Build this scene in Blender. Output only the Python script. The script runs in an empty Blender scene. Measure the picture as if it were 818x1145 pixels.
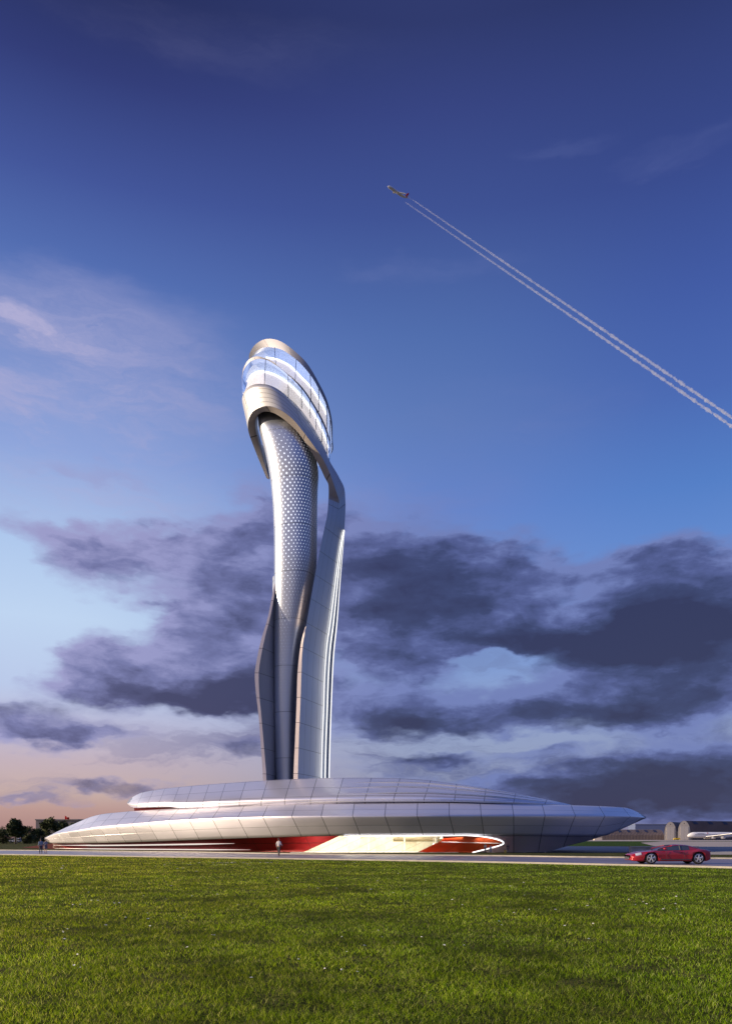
import bpy, bmesh, math, random
import numpy as np
from mathutils import Vector, Matrix
random.seed(7); rng = np.random.default_rng(7)
S = bpy.context.scene; C = S.collection
PI = math.pi; R = math.radians
F, CX, HZ, H = 877.0, 409.0, 938.0, 1.6          # focal length in photo pixels, centre column, horizon row, eye height

# ------------------------------------------------------------------ camera
cd = bpy.data.cameras.new('camera'); cam = bpy.data.objects.new('camera', cd); C.objects.link(cam)
cam.location = (0, 0, H); cam.rotation_euler = (R(90), 0, 0)
cd.sensor_fit = 'HORIZONTAL'; cd.sensor_width = 36; cd.lens = 36*F/818
cd.shift_y = (HZ-572.5)/818; cd.clip_start = .1; cd.clip_end = 60000
S.camera = cam
S.render.resolution_x = 731; S.render.resolution_y = 1024
S.view_settings.view_transform = 'Standard'; S.view_settings.look = 'None'
S.view_settings.exposure = .42; S.view_settings.gamma = 1
S.cycles.max_bounces = 6; S.cycles.transparent_max_bounces = 12; S.cycles.volume_bounces = 4
S.cycles.sample_clamp_indirect = 4

# ------------------------------------------------------------------ light
SUN_AZ, SUN_EL = R(-96), R(14)                      # azimuth from +Y towards +X
sd = bpy.data.lights.new('sun', 'SUN'); sun = bpy.data.objects.new('sun', sd); C.objects.link(sun)
sd.energy = 5.0; sd.angle = R(.6); sd.color = (1.0, .80, .55)
dv = Vector((math.sin(SUN_AZ)*math.cos(SUN_EL), math.cos(SUN_AZ)*math.cos(SUN_EL), math.sin(SUN_EL)))
sun.rotation_euler = dv.to_track_quat('Z', 'Y').to_euler()

def lin(h):
    h = h.lstrip('#'); out = []
    for i in (0, 2, 4):
        c = int(h[i:i+2], 16)/255; out.append(c/12.92 if c <= .04045 else ((c+.055)/1.055)**2.4)
    return tuple(out)+(1,)

# ------------------------------------------------------------------ sky (dusk gradient with cloud banks over a Nishita sky)
W = bpy.data.worlds.new('World'); S.world = W; W.use_nodes = True
nt = W.node_tree; nt.nodes.clear(); L = nt.links
def N(t, **k):
    n = nt.nodes.new(t)
    for a, b in k.items(): setattr(n, a, b)
    return n
def put(sock, v):
    if hasattr(v, 'is_output') or isinstance(v, bpy.types.NodeSocket): L.new(v, sock)
    else: sock.default_value = v
def M(op, a, b=0.0, c=None, clamp=False):
    n = N('ShaderNodeMath', operation=op); n.use_clamp = clamp
    put(n.inputs[0], a); put(n.inputs[1], b)
    if c is not None: put(n.inputs[2], c)
    return n.outputs[0]
def VM(op, a, b=None, scale=None):
    n = N('ShaderNodeVectorMath', operation=op); put(n.inputs[0], a)
    if b is not None: put(n.inputs[1], b)
    if scale is not None: put(n.inputs['Scale'], scale)
    return n.outputs['Value'] if op in ('LENGTH', 'DOT_PRODUCT') else n.outputs[0]
def MR(x, a, b, c=0.0, d=1.0, smooth=True):
    n = N('ShaderNodeMapRange'); n.interpolation_type = 'SMOOTHSTEP' if smooth else 'LINEAR'
    put(n.inputs[0], x)
    for i, v in enumerate((a, b, c, d)): put(n.inputs[i+1], v)
    return n.outputs[0]
def MIX(f, a, b):
    n = N('ShaderNodeMix', data_type='RGBA'); put(n.inputs[0], f); put(n.inputs[6], a); put(n.inputs[7], b)
    return n.outputs[2]
def RAMP(x, stops):
    n = N('ShaderNodeValToRGB'); put(n.inputs[0], x); e = n.color_ramp.elements
    while len(e) > 1: e.remove(e[-1])
    e[0].position = stops[0][0]; e[0].color = stops[0][1]
    for p, c in stops[1:]:
        k = e.new(p); k.color = c
    return n.outputs[0]
tc = N('ShaderNodeTexCoord'); sx = N('ShaderNodeSeparateXYZ'); L.new(tc.outputs['Generated'], sx.inputs[0])
X_, Y_, Z_ = sx.outputs
hyp = M('SQRT', M('ADD', M('MULTIPLY', X_, X_), M('ADD', M('MULTIPLY', Y_, Y_), 1e-5)))
az = M('ARCTAN2', X_, Y_)
te = M('DIVIDE', Z_, hyp)
def azel(u, v):
    a = math.atan((u-CX)/F); return a, (HZ-v)/F*math.cos(a)
def vte(v): return max(0, min(1, (HZ-v)/F*.97/1.2))
tpos = M('DIVIDE', te, 1.2, clamp=True)
mid = [(938,'8a8098'),(905,'8c8ca8'),(860,'96a0c0'),(800,'95a6cf'),(740,'84a0d8'),(650,'7697d8'),(560,'6888d0'),(460,'5f7dbe'),(360,'5270b2'),(220,'405498'),(100,'384585'),(0,'303a70')]
left = [(938,'a57f80'),(908,'c09a94'),(890,'ccb0aa'),(855,'c9b5c0'),(820,'c4c0da'),(775,'c0cff0'),(700,'c5dbf8'),(620,'b4cef4'),(520,'8da8e2'),(420,'7590cf'),(320,'5672b8'),(220,'44579e'),(100,'323c7a'),(0,'262e60')]
def stops(t): return [(vte(v), lin(c)) for v, c in t]
cm = RAMP(tpos, stops(mid)); cl = RAMP(tpos, stops(left))
lf = MR(az, azel(60, 700)[0], azel(520, 700)[0], 1, 0)
right = [(938,'8a8098'),(860,'96a0c0'),(740,'84a0d8'),(650,'6a92d8'),(560,'5682cc'),(460,'4c6cb8'),(350,'435da9'),(220,'394b90'),(100,'33417e'),(0,'2a356a')]
cm = MIX(MR(az, azel(470, 700)[0], azel(800, 700)[0]), cm, RAMP(tpos, stops(right)))
base = MIX(lf, cm, cl)
# warm glow round the sunset, outside the frame to the left
ga = M('ABSOLUTE', M('SUBTRACT', az, SUN_AZ-R(10)))
glow = M('MULTIPLY', MR(ga, R(10), R(60), 1, 0), MR(te, -.05, .42, 1, 0))
base = MIX(glow, base, (2.5, 1.8, 1.0, 1))
behind = M('MULTIPLY', MR(Y_, .25, -.35, 0, 1), MR(X_, .75, .05, 0, 1))
base = MIX(M('MULTIPLY', MR(az, R(34), R(70)), MR(te, .25, 1.3, .85, .7)), base, MIX(MR(te, .1, .9), (.035, .06, .20, 1), (.11, .21, .62, 1)))
base = MIX(M('MULTIPLY', behind, M('MULTIPLY', MR(te, .0, 1.0, .75, .62), M('SUBTRACT', 1, glow))), base, MIX(MR(te, .05, .6), (.48, .42, .50, 1), (.30, .40, .90, 1)))
# unseen sky behind the viewer brightened as added fill, right side darkened
comb = N('ShaderNodeCombineXYZ'); L.new(az, comb.inputs[0]); L.new(te, comb.inputs[1])
def noise(vec, scale, detail=6, rough=.55, stretch=(1, 2.2, 1), off=(0, 0, 0)):
    v = VM('ADD', VM('MULTIPLY', vec, stretch), off)
    n = N('ShaderNodeTexNoise'); n.noise_dimensions = '3D'; L.new(v, n.inputs['Vector'])
    n.inputs['Scale'].default_value = scale; n.inputs['Detail'].default_value = detail; n.inputs['Roughness'].default_value = rough
    return n
p0 = comb.outputs[0]
w1 = noise(p0, 5, 4, .6)
wv = VM('MULTIPLY', VM('SUBTRACT', w1.outputs['Color'], (.5, .5, .5)), (.17, .085, 0))
w2 = noise(p0, 19, 4, .6, off=(3, 1, 0))
wv2 = VM('MULTIPLY', VM('SUBTRACT', w2.outputs['Color'], (.5, .5, .5)), (.06, .034, 0))
pw = VM('ADD', VM('ADD', p0, wv), wv2)
def field(blobs):
    acc = None
    for (u, v, ru, rv, w) in blobs:
        a, e = azel(u, v)
        d = VM('LENGTH', VM('MULTIPLY', VM('SUBTRACT', pw, (a, e, 0)), (F/ru, F/rv, 0)))
        m = MR(d, 0.25, 1.5, w, 0)
        acc = m if acc is None else M('ADD', acc, m)
    return acc
D = field([(150,622,100,36,1),(235,592,70,24,.8),(60,592,70,16,.5),(100,522,70,14,.45),
    (190,756,125,40,1.1),(95,745,60,42,.8),(270,700,90,50,1),(300,630,70,60,1),(270,775,110,25,1),
    (30,815,85,22,.95),(110,826,50,8,.4),(270,840,45,12,.6),(135,880,75,11,.75),(45,895,45,6,.6),
    (450,622,95,34,1),(430,690,100,50,1),(560,695,120,27,1),(655,706,130,32,1.1),(770,690,90,45,1.1),(760,622,95,26,.8),
    (600,612,50,14,.45),(440,752,85,36,.9),(455,800,105,26,1.1),(690,785,130,34,1.1),(780,770,90,50,1),(620,770,60,24,.7),
    (490,852,55,11,.75),(660,885,120,24,1),(770,868,110,36,1.2),(800,915,140,25,.9),(600,845,35,14,.4),(420,860,70,12,.4),(560,905,150,14,.5),
    (300,565,50,30,.6),(380,600,40,40,.6),(700,645,150,30,.55),(470,650,140,40,.5),(640,850,160,30,.35),(540,800,80,26,.35),(500,880,120,10,.5),(545,742,50,13,-.8),(120,682,60,12,-.4),(20,690,50,60,-.6),(600,640,110,26,.5),(560,660,90,24,.35),(230,690,70,30,.45),(740,740,120,26,.45),(560,600,70,16,.35),(420,580,80,16,.4),(640,652,50,7,-.3),(560,832,110,8,-.5)])
nz = noise(p0, 8, 8, .56, stretch=(1, 2.3, 1), off=(7, 3, 2)).outputs[0]
nz2 = noise(VM('ADD', p0, (-.016, .014, 0)), 8, 5, .56, stretch=(1, 2.3, 1), off=(7, 3, 2)).outputs[0]
n3 = noise(pw, 13, 6, .6, stretch=(1, 2.0, 1), off=(4, 8, 1)).outputs[0]
nf = noise(pw, 22, 5, .55, stretch=(1, 2.2, 1), off=(1, 9, 4)).outputs[0]
Dn = M('ADD', M('ADD', D, M('MULTIPLY', M('SUBTRACT', nz, .5), 1.3)), M('MULTIPLY', M('SUBTRACT', nf, .5), .5))
alpha = M('MULTIPLY', M('MULTIPLY', MR(Dn, .04, 1.0), MR(D, .0, .14)), .97)
K = field([(135,880,80,14,.75),(45,895,60,10,.6),(270,840,60,18,.8),(60,818,80,20,.6),(490,852,60,14,.5),(215,785,125,24,.9),(285,770,70,30,.6),(700,712,150,24,.9),(590,708,80,16,.5),(450,815,90,18,.8),(660,800,100,18,.8),(770,700,90,60,.6),(770,880,130,36,1),(640,892,90,16,.6),(300,640,60,60,.2),(450,690,90,60,.35),(490,650,120,40,.3)])
Kn = M('ADD', M('ADD', M('MULTIPLY', K, .75), M('MULTIPLY', M('SUBTRACT', Dn, .75), .34)), M('ADD', M('MULTIPLY', M('SUBTRACT', nf, .5), .45), M('ADD', M('MULTIPLY', M('SUBTRACT', nz2, nz), 1.5), M('MULTIPLY', M('SUBTRACT', n3, .5), .55))), clamp=True)
ccol = RAMP(Kn, [(0, lin('7482bc')), (.3, lin('545e94')), (.6, lin('3b436e')), (1, lin('2f3157'))])
cl_left = RAMP(Kn, [(0, lin('a09fce')), (.3, lin('7a7cae')), (.6, lin('565682')), (1, lin('403e66'))])
ccol = MIX(lf, ccol, cl_left)
# thin high wisps
wn = noise(pw, 3.2, 8, .66, stretch=(1, 3.5, 1), off=(2, 5, 8)).outputs[0]
wisp_zone = field([(90,450,170,110,1.5),(30,370,80,18,1.3),(560,480,110,40,.5),(450,560,110,40,.7),(480,300,90,14,.3),(620,168,50,10,.2),(230,35,200,30,.1),(760,172,60,14,.3),(90,560,120,40,.6)])
wal = M('ADD', M('MULTIPLY', MR(wn, .34, .68), M('MULTIPLY', wisp_zone, .55)), M('MULTIPLY', wisp_zone, .10), clamp=True)
base = MIX(wal, base, MIX(lf, lin('7a86c0'), lin('b4b2da')))
sn = noise(pw, 5.5, 8, .62, stretch=(1, 5.5, 1), off=(5, 2, 9)).outputs[0]
low_zone = field([(470,850,330,60,1),(700,830,260,80,1),(250,860,200,36,.5),(100,885,130,26,.6),(560,745,120,40,.5),(300,820,140,20,.5)])
sal = M('MULTIPLY', MR(sn, .42, .66), M('MULTIPLY', low_zone, .62), clamp=True)
base = MIX(sal, base, MIX(lf, lin('646c98'), lin('8a84a8')))
front = MR(M('ABSOLUTE', az), R(36), R(60), 1, 0)
gen = M('MULTIPLY', MR(nz, .5, .68), MR(te, .5, .75, .8, 0))
a_all = M('ADD', M('MULTIPLY', alpha, front), M('MULTIPLY', M('MULTIPLY', gen, M('SUBTRACT', 1, front)), M('SUBTRACT', 1, glow)), clamp=True)
sky_c = MIX(a_all, base, ccol)
ns = N('ShaderNodeTexSky', sky_type='NISHITA'); ns.sun_disc = False
ns.sun_elevation = SUN_EL; ns.sun_rotation = SUN_AZ
nish = VM('SCALE', ns.outputs[0], scale=.06)
final = MIX(.08, sky_c, nish)
bg = N('ShaderNodeBackground'); L.new(final, bg.inputs[0]); bg.inputs[1].default_value = 2**-.42
wo = N('ShaderNodeOutputWorld'); L.new(bg.outputs[0], wo.inputs[0])
W.cycles.sampling_method = 'MANUAL'; W.cycles.sample_map_resolution = 512

# ------------------------------------------------------------------ helpers
def P(u, v, Y): return Vector(((u-CX)*Y/F, Y, H+(HZ-v)*Y/F))
def Gp(u, v, z=0.0):
    Y = F*(H-z)/(v-HZ); return Vector(((u-CX)*Y/F, Y, z))
def itp(tab, x):
    """monotone cubic interpolation through (x, y) pairs"""
    xs = [t[0] for t in tab]; ys = [t[1] for t in tab]
    if x <= xs[0]: return ys[0]
    if x >= xs[-1]: return ys[-1]
    i = max(k for k in range(len(xs)) if xs[k] <= x); i = min(i, len(xs)-2)
    def sl(k): return (ys[k+1]-ys[k])/(xs[k+1]-xs[k])
    def m(k):
        if k == 0: return sl(0)
        if k == len(xs)-1: return sl(k-1)
        a, b = sl(k-1), sl(k)
        return 0 if a*b <= 0 else 2*a*b/(a+b)
    h = xs[i+1]-xs[i]; t = (x-xs[i])/h
    return ((2*t**3-3*t*t+1)*ys[i]+(t**3-2*t*t+t)*h*m(i)+(-2*t**3+3*t*t)*ys[i+1]+(t**3-t*t)*h*m(i+1))
def cat(pts, n):
    """centripetal-ish catmull-rom resample of a polyline to n points, even in arc length"""
    p = [Vector(q) for q in pts]; p = [2*p[0]-p[1]]+p+[2*p[-1]-p[-2]]; dense = []
    for i in range(1, len(p)-2):
        for k in range(12):
            t = k/12; a, b, c, d = p[i-1:i+3]
            dense.append(.5*((2*b)+(c-a)*t+(2*a-5*b+4*c-d)*t*t+(3*b-a-3*c+d)*t**3))
    dense.append(p[-2])
    s = [0]
    for i in range(1, len(dense)): s.append(s[-1]+(dense[i]-dense[i-1]).length)
    out = []; j = 0
    for k in range(n):
        q = s[-1]*k/(n-1)
        while j < len(s)-2 and s[j+1] < q: j += 1
        t = (q-s[j])/max(1e-9, s[j+1]-s[j]); out.append(dense[j].lerp(dense[j+1], min(1, max(0, t))))
    return out
def wl(o):
    v = Vector((0, 0, 0))
    while o is not None: v += o.location; o = o.parent
    return v
def link(name, me, m, parent=None, loc=None):
    o = bpy.data.objects.new(name, me); C.objects.link(o)
    if m is not None: me.materials.append(m)
    if parent is not None: o.parent = parent
    if loc is not None: o.location = loc
    return o
def obj(name, bm, m, parent=None, smooth=False, origin=None):
    """world-coordinate bmesh -> one mesh object, recentred on its parent (or on origin)"""
    off = wl(parent) if parent is not None else (Vector(origin) if origin is not None else Vector((0, 0, 0)))
    bmesh.ops.translate(bm, vec=-off, verts=bm.verts)
    me = bpy.data.meshes.new(name)
    for f in bm.faces: f.smooth = smooth
    bm.to_mesh(me); bm.free()
    return link(name, me, m, parent, off if parent is None else None)
def empty(name, label, cat_, loc, group=None):
    o = bpy.data.objects.new(name, None); C.objects.link(o); o.location = loc; o.empty_display_size = .5
    o['label'] = label; o['category'] = cat_
    if group: o['group'] = group
    return o
def tag(o, label=None, cat_=None, group=None, kind=None):
    if label: o['label'] = label
    if cat_: o['category'] = cat_
    if group: o['group'] = group
    if kind: o['kind'] = kind
    return o
def grid(rows, uv=None, wrap=False, bm=None):
    """rows: list of equally long point lists -> quad sheet; wrap closes each row"""
    bm = bm or bmesh.new(); ul = bm.loops.layers.uv.get('UVMap') or bm.loops.layers.uv.new('UVMap')
    V = [[bm.verts.new(p) for p in r] for r in rows]
    n = len(rows[0])
    for i in range(len(rows)-1):
        for j in range(n if wrap else n-1):
            k = (j+1) % n
            try: f = bm.faces.new((V[i][j], V[i][k], V[i+1][k], V[i+1][j]))
            except ValueError: continue
            if uv:
                for lp, (a, b) in zip(f.loops, ((i, j), (i, k if k else n), (i+1, k if k else n), (i+1, j))):
                    lp[ul].uv = uv(a, b)
    return bm
def box(bm, c, s, rz=0.0, mat=None):
    r = bmesh.ops.create_cube(bm, size=1)
    m = Matrix.Translation(c) @ Matrix.Rotation(rz, 4, 'Z') @ Matrix.Diagonal((s[0], s[1], s[2], 1))
    bmesh.ops.transform(bm, matrix=(mat @ m if mat else m), verts=r['verts']); return r['verts']
def tube(bm, pts, rad, seg=8, cap=True):
    pts = [Vector(p) for p in pts]; rows = []
    for i, p in enumerate(pts):
        t = (pts[min(i+1, len(pts)-1)]-pts[max(i-1, 0)]).normalized()
        a = t.cross(Vector((0, 0, 1)));
        if a.length < .05: a = t.cross(Vector((0, 1, 0)))
        a.normalize(); b = t.cross(a); r = rad[i] if isinstance(rad, (list, tuple)) else rad
        rows.append([p+r*(math.cos(k*2*PI/seg)*a+math.sin(k*2*PI/seg)*b) for k in range(seg)])
    V = [[bm.verts.new(q) for q in r] for r in rows]
    for i in range(len(V)-1):
        for k in range(seg): bm.faces.new((V[i][k], V[i][(k+1) % seg], V[i+1][(k+1) % seg], V[i+1][k]))
    if cap: bm.faces.new(V[0]); bm.faces.new(V[-1][::-1])
    return bm
def poly(bm, pts):
    return bm.faces.new([bm.verts.new(p) for p in pts])
def prism(pts, z0, z1, bm=None):
    bm = bm or bmesh.new(); a = [bm.verts.new((x, y, z0)) for x, y in pts]; b = [bm.verts.new((x, y, z1)) for x, y in pts]
    n = len(pts); bm.faces.new(b); bm.faces.new(a[::-1])
    for i in range(n): bm.faces.new((a[i], a[(i+1) % n], b[(i+1) % n], b[i]))
    bmesh.ops.recalc_face_normals(bm, faces=bm.faces); return bm

# ------------------------------------------------------------------ materials
def mat(name, col, rough=.6, metal=0.0, emit=None, es=1.0, noise_amt=.12, nscale=3.0, bump=0.0, bscale=20.0, spec=None, coat=0.0, coords='Object'):
    m = bpy.data.materials.new(name); m.use_nodes = True; t = m.node_tree; b = t.nodes['Principled BSDF']
    col = col if len(col) == 4 else tuple(col)+(1,)
    b.inputs['Roughness'].default_value = rough; b.inputs['Metallic'].default_value = metal
    if spec is not None: b.inputs['Specular IOR Level'].default_value = spec
    if coat: b.inputs['Coat Weight'].default_value = coat; b.inputs['Coat Roughness'].default_value = .05
    tcn = t.nodes.new('ShaderNodeTexCoord'); nz_ = t.nodes.new('ShaderNodeTexNoise'); nz_.inputs['Scale'].default_value = nscale; nz_.inputs['Detail'].default_value = 5
    t.links.new(tcn.outputs[coords], nz_.inputs['Vector'])
    mr = t.nodes.new('ShaderNodeMapRange'); mr.inputs[1].default_value = .3; mr.inputs[2].default_value = .7
    mr.inputs[3].default_value = 1-noise_amt; mr.inputs[4].default_value = 1+noise_amt; t.links.new(nz_.outputs[0], mr.inputs[0])
    vm = t.nodes.new('ShaderNodeVectorMath'); vm.operation = 'SCALE'; vm.inputs[0].default_value = col[:3]; t.links.new(mr.outputs[0], vm.inputs['Scale'])
    t.links.new(vm.outputs[0], b.inputs['Base Color'])
    if emit: b.inputs['Emission Color'].default_value = tuple(emit)[:3]+(1,); b.inputs['Emission Strength'].default_value = es
    if bump:
        n2 = t.nodes.new('ShaderNodeTexNoise'); n2.inputs['Scale'].default_value = bscale; n2.inputs['Detail'].default_value = 4
        t.links.new(tcn.outputs[coords], n2.inputs['Vector'])
        bp = t.nodes.new('ShaderNodeBump'); bp.inputs['Strength'].default_value = bump; t.links.new(n2.outputs[0], bp.inputs['Height']); t.links.new(bp.outputs[0], b.inputs['Normal'])
    m['vm'] = 1
    return m
def panel_mat(name, col, rough=.34, metal=.75, lu=.03, lv=.03, line=.22, vary=.05, perf=False):
    """metal cladding with UV-laid seams: a joint wherever U or V is whole"""
    m = bpy.data.materials.new(name); m.use_nodes = True; t = m.node_tree; b = t.nodes['Principled BSDF']; n = t.nodes; l = t.links
    def mm(op, a, b_=0.0, c=None, clamp=False):
        q = n.new('ShaderNodeMath'); q.operation = op; q.use_clamp = clamp
        for i, v in enumerate((a, b_, c)):
            if v is None: continue
            if isinstance(v, bpy.types.NodeSocket): l.new(v, q.inputs[i])
            else: q.inputs[i].default_value = v
        return q.outputs[0]
    uvn = n.new('ShaderNodeUVMap'); uvn.uv_map = 'UVMap' ; sp = n.new('ShaderNodeSeparateXYZ'); l.new(uvn.outputs[0], sp.inputs[0])
    U, V_ = sp.outputs[0], sp.outputs[1]
    du = mm('ABSOLUTE', mm('SUBTRACT', mm('FRACT', mm('ADD', U, .5)), .5)); dv_ = mm('ABSOLUTE', mm('SUBTRACT', mm('FRACT', mm('ADD', V_, .5)), .5))
    a = mm('LESS_THAN', du, lu/2) if lu else 0.0; c = mm('LESS_THAN', dv_, lv/2) if lv else 0.0
    seam = mm('MAXIMUM', a, c)
    cb = n.new('ShaderNodeCombineXYZ'); l.new(mm('FLOOR', U), cb.inputs[0]); l.new(mm('FLOOR', V_), cb.inputs[1])
    wn_ = n.new('ShaderNodeTexWhiteNoise'); wn_.noise_dimensions = '2D'; l.new(cb.outputs[0], wn_.inputs['Vector'])
    tcn = n.new('ShaderNodeTexCoord'); nz_ = n.new('ShaderNodeTexNoise'); nz_.inputs['Scale'].default_value = .35; nz_.inputs['Detail'].default_value = 6; l.new(tcn.outputs['Object'], nz_.inputs['Vector'])
    br = mm('ADD', mm('MULTIPLY', mm('SUBTRACT', wn_.outputs[0], .5), vary*2), 1.0)
    br = mm('ADD', br, mm('MULTIPLY', mm('SUBTRACT', nz_.outputs[0], .5), .10))
    br = mm('MULTIPLY', br, mm('SUBTRACT', 1.0, mm('MULTIPLY', seam, 1-line)))
    vm = n.new('ShaderNodeVectorMath'); vm.operation = 'SCALE'; vm.inputs[0].default_value = tuple(col[:3]); l.new(br, vm.inputs['Scale']); l.new(vm.outputs[0], b.inputs['Base Color'])
    b.inputs['Metallic'].default_value = metal
    l.new(mm('ADD', mm('ADD', rough-.05, mm('MULTIPLY', wn_.outputs[0], .05)), mm('MULTIPLY', nz_.outputs[0], .10)), b.inputs['Roughness'])
    bp = n.new('ShaderNodeBump'); bp.inputs['Strength'].default_value = .35; bp.inputs['Distance'].default_value = .05; l.new(mm('SUBTRACT', 1.0, seam), bp.inputs['Height']); l.new(bp.outputs[0], b.inputs['Normal'])
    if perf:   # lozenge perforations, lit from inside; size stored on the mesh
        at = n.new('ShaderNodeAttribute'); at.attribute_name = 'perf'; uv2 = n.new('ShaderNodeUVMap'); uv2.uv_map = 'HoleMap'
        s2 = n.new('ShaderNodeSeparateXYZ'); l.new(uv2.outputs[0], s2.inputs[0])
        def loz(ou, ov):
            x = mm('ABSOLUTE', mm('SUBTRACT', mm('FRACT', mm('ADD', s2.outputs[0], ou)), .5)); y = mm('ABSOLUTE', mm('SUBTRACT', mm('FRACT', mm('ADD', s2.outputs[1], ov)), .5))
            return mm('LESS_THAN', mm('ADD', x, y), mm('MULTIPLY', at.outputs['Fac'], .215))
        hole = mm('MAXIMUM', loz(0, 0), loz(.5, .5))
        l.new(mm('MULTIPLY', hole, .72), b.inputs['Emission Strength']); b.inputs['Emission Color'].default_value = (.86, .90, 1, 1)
    return m
steel = panel_mat('brushed_panel_metal', (.78, .76, .82), rough=.34, metal=.66, lu=.028, lv=.03, line=.38)
tower_metal = panel_mat('tower_panel_metal', (.47, .49, .55), rough=.40, metal=.7, lu=.022, lv=.03, line=.45)
cap_metal = panel_mat('cap_band_metal', (.26, .26, .31), rough=.5, metal=.5, lu=.012, lv=0, line=.5)
head_metal = panel_mat('head_band_metal', (.48, .48, .51), rough=.46, metal=.5, lu=.012, lv=.11, line=.5)
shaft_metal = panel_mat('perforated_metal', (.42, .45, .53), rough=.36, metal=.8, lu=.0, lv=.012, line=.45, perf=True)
ribbon_beige = panel_mat('soffit_metal', (.36, .32, .31), rough=.5, metal=.2, lu=.02, lv=0)
trim = mat('pale_trim', (.75, .76, .8), .25, .8)
glow_white = mat('lit_strip', (.8, .8, .8), .5, emit=(1, .97, .92), es=1.15)
glow_line = mat('lit_cove', (.8, .8, .8), .5, emit=(1, .98, .95), es=1.6)
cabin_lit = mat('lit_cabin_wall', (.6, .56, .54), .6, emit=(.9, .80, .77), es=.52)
dark = mat('dark_recess', (.05, .05, .06), .6)
dark_metal = mat('dark_mullion', (.14, .17, .26), .4, .5)
concrete = mat('concrete', (.32, .31, .31), .8, noise_amt=.2, nscale=.8)

def glass_mat(name, tint=(.55, .68, .92), transp=.55, rough=.04):
    m = bpy.data.materials.new(name); m.use_nodes = True; t = m.node_tree; n = t.nodes; l = t.links; n.clear()
    tr = n.new('ShaderNodeBsdfTransparent'); tr.inputs[0].default_value = (.94, .95, .97, 1)
    gl = n.new('ShaderNodeBsdfGlossy'); gl.inputs[0].default_value = tuple(tint)+(1,); gl.inputs['Roughness'].default_value = rough
    mx = n.new('ShaderNodeMixShader'); mx.inputs[0].default_value = 1-transp
    fr = n.new('ShaderNodeFresnel'); fr.inputs[0].default_value = 1.5
    ad = n.new('ShaderNodeMath'); ad.operation = 'ADD'; ad.use_clamp = True; ad.inputs[1].default_value = 1-transp-.04; l.new(fr.outputs[0], ad.inputs[0]); l.new(ad.outputs[0], mx.inputs[0])
    o = n.new('ShaderNodeOutputMaterial'); l.new(tr.outputs[0], mx.inputs[1]); l.new(gl.outputs[0], mx.inputs[2]); l.new(mx.outputs[0], o.inputs[0]); return m
glass = glass_mat('cabin_glass', (.85, .92, 1), transp=.74)
ceil_m = mat('cabin_ceiling', (.5, .55, .65), .6, emit=(.40, .49, .74), es=.5)  # pale glow put into cabin ceilings and floors as interior light, no lamp

# ------------------------------------------------------------------ ground, lawn soil, road, far bands
def grass_ground(name, c1, c2, c3, sc=.6):
    m = bpy.data.materials.new(name); m.use_nodes = True; t = m.node_tree; n = t.nodes; l = t.links; b = n['Principled BSDF']
    tcn = n.new('ShaderNodeTexCoord'); a = n.new('ShaderNodeTexNoise'); a.inputs['Scale'].default_value = sc; a.inputs['Detail'].default_value = 10; a.inputs['Roughness'].default_value = .7
    l.new(tcn.outputs['Object'], a.inputs['Vector']); rp = n.new('ShaderNodeValToRGB'); l.new(a.outputs[0], rp.inputs[0]); e = rp.color_ramp.elements
    e[0].position = .32; e[0].color = c1; e[1].position = .7; e[1].color = c3; k = e.new(.5); k.color = c2
    l.new(rp.outputs[0], b.inputs['Base Color']); b.inputs['Roughness'].default_value = 1; b.inputs['Specular IOR Level'].default_value = .05
    g = n.new('ShaderNodeTexNoise'); g.inputs['Scale'].default_value = 14; g.inputs['Detail'].default_value = 6; l.new(tcn.outputs['Object'], g.inputs['Vector'])
    bp = n.new('ShaderNodeBump'); bp.inputs['Strength'].default_value = .9; bp.inputs['Distance'].default_value = .15; l.new(g.outputs[0], bp.inputs['Height']); l.new(bp.outputs[0], b.inputs['Normal'])
    return m
ground_m = grass_ground('meadow_ground', (.035, .045, .012, 1), (.065, .07, .025, 1), (.11, .095, .045, 1))
soil_m = grass_ground('lawn_soil', (.022, .032, .004, 1), (.05, .06, .01, 1), (.12, .11, .04, 1), 1.5)
bm = bmesh.new(); poly(bm, [(-9000, -4000, 0), (9000, -4000, 0), (9000, 14000, 0), (-9000, 14000, 0)])
tag(obj('ground', bm, ground_m), kind='structure')

NEAR = [(-500,952.6),(-200,954.4),(0,956.3),(150,958.6),(370,962),(520,964.6),(640,967.2),(818,971.4),(1000,977),(1300,989)]
FAR = [(-500,947.8),(-200,949.6),(0,951.2),(200,953.2),(315,955.3),(450,956.8),(560,957.8),(640,959),(818,960.8),(1000,962.6),(1300,965.5)]
us = list(np.linspace(-500, 1300, 90))
near = [Gp(u, itp(NEAR, u)) for u in us]; far = [Gp(u, itp(FAR, u)) for u in us]
def strip(name, a, b, m, z, kind='structure', parent=None):
    bm = grid([[Vector((p.x, p.y, z)) for p in a], [Vector((p.x, p.y, z)) for p in b]], uv=lambda i, j: (j, i)); return tag(obj(name, bm, m), kind=kind)
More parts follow.
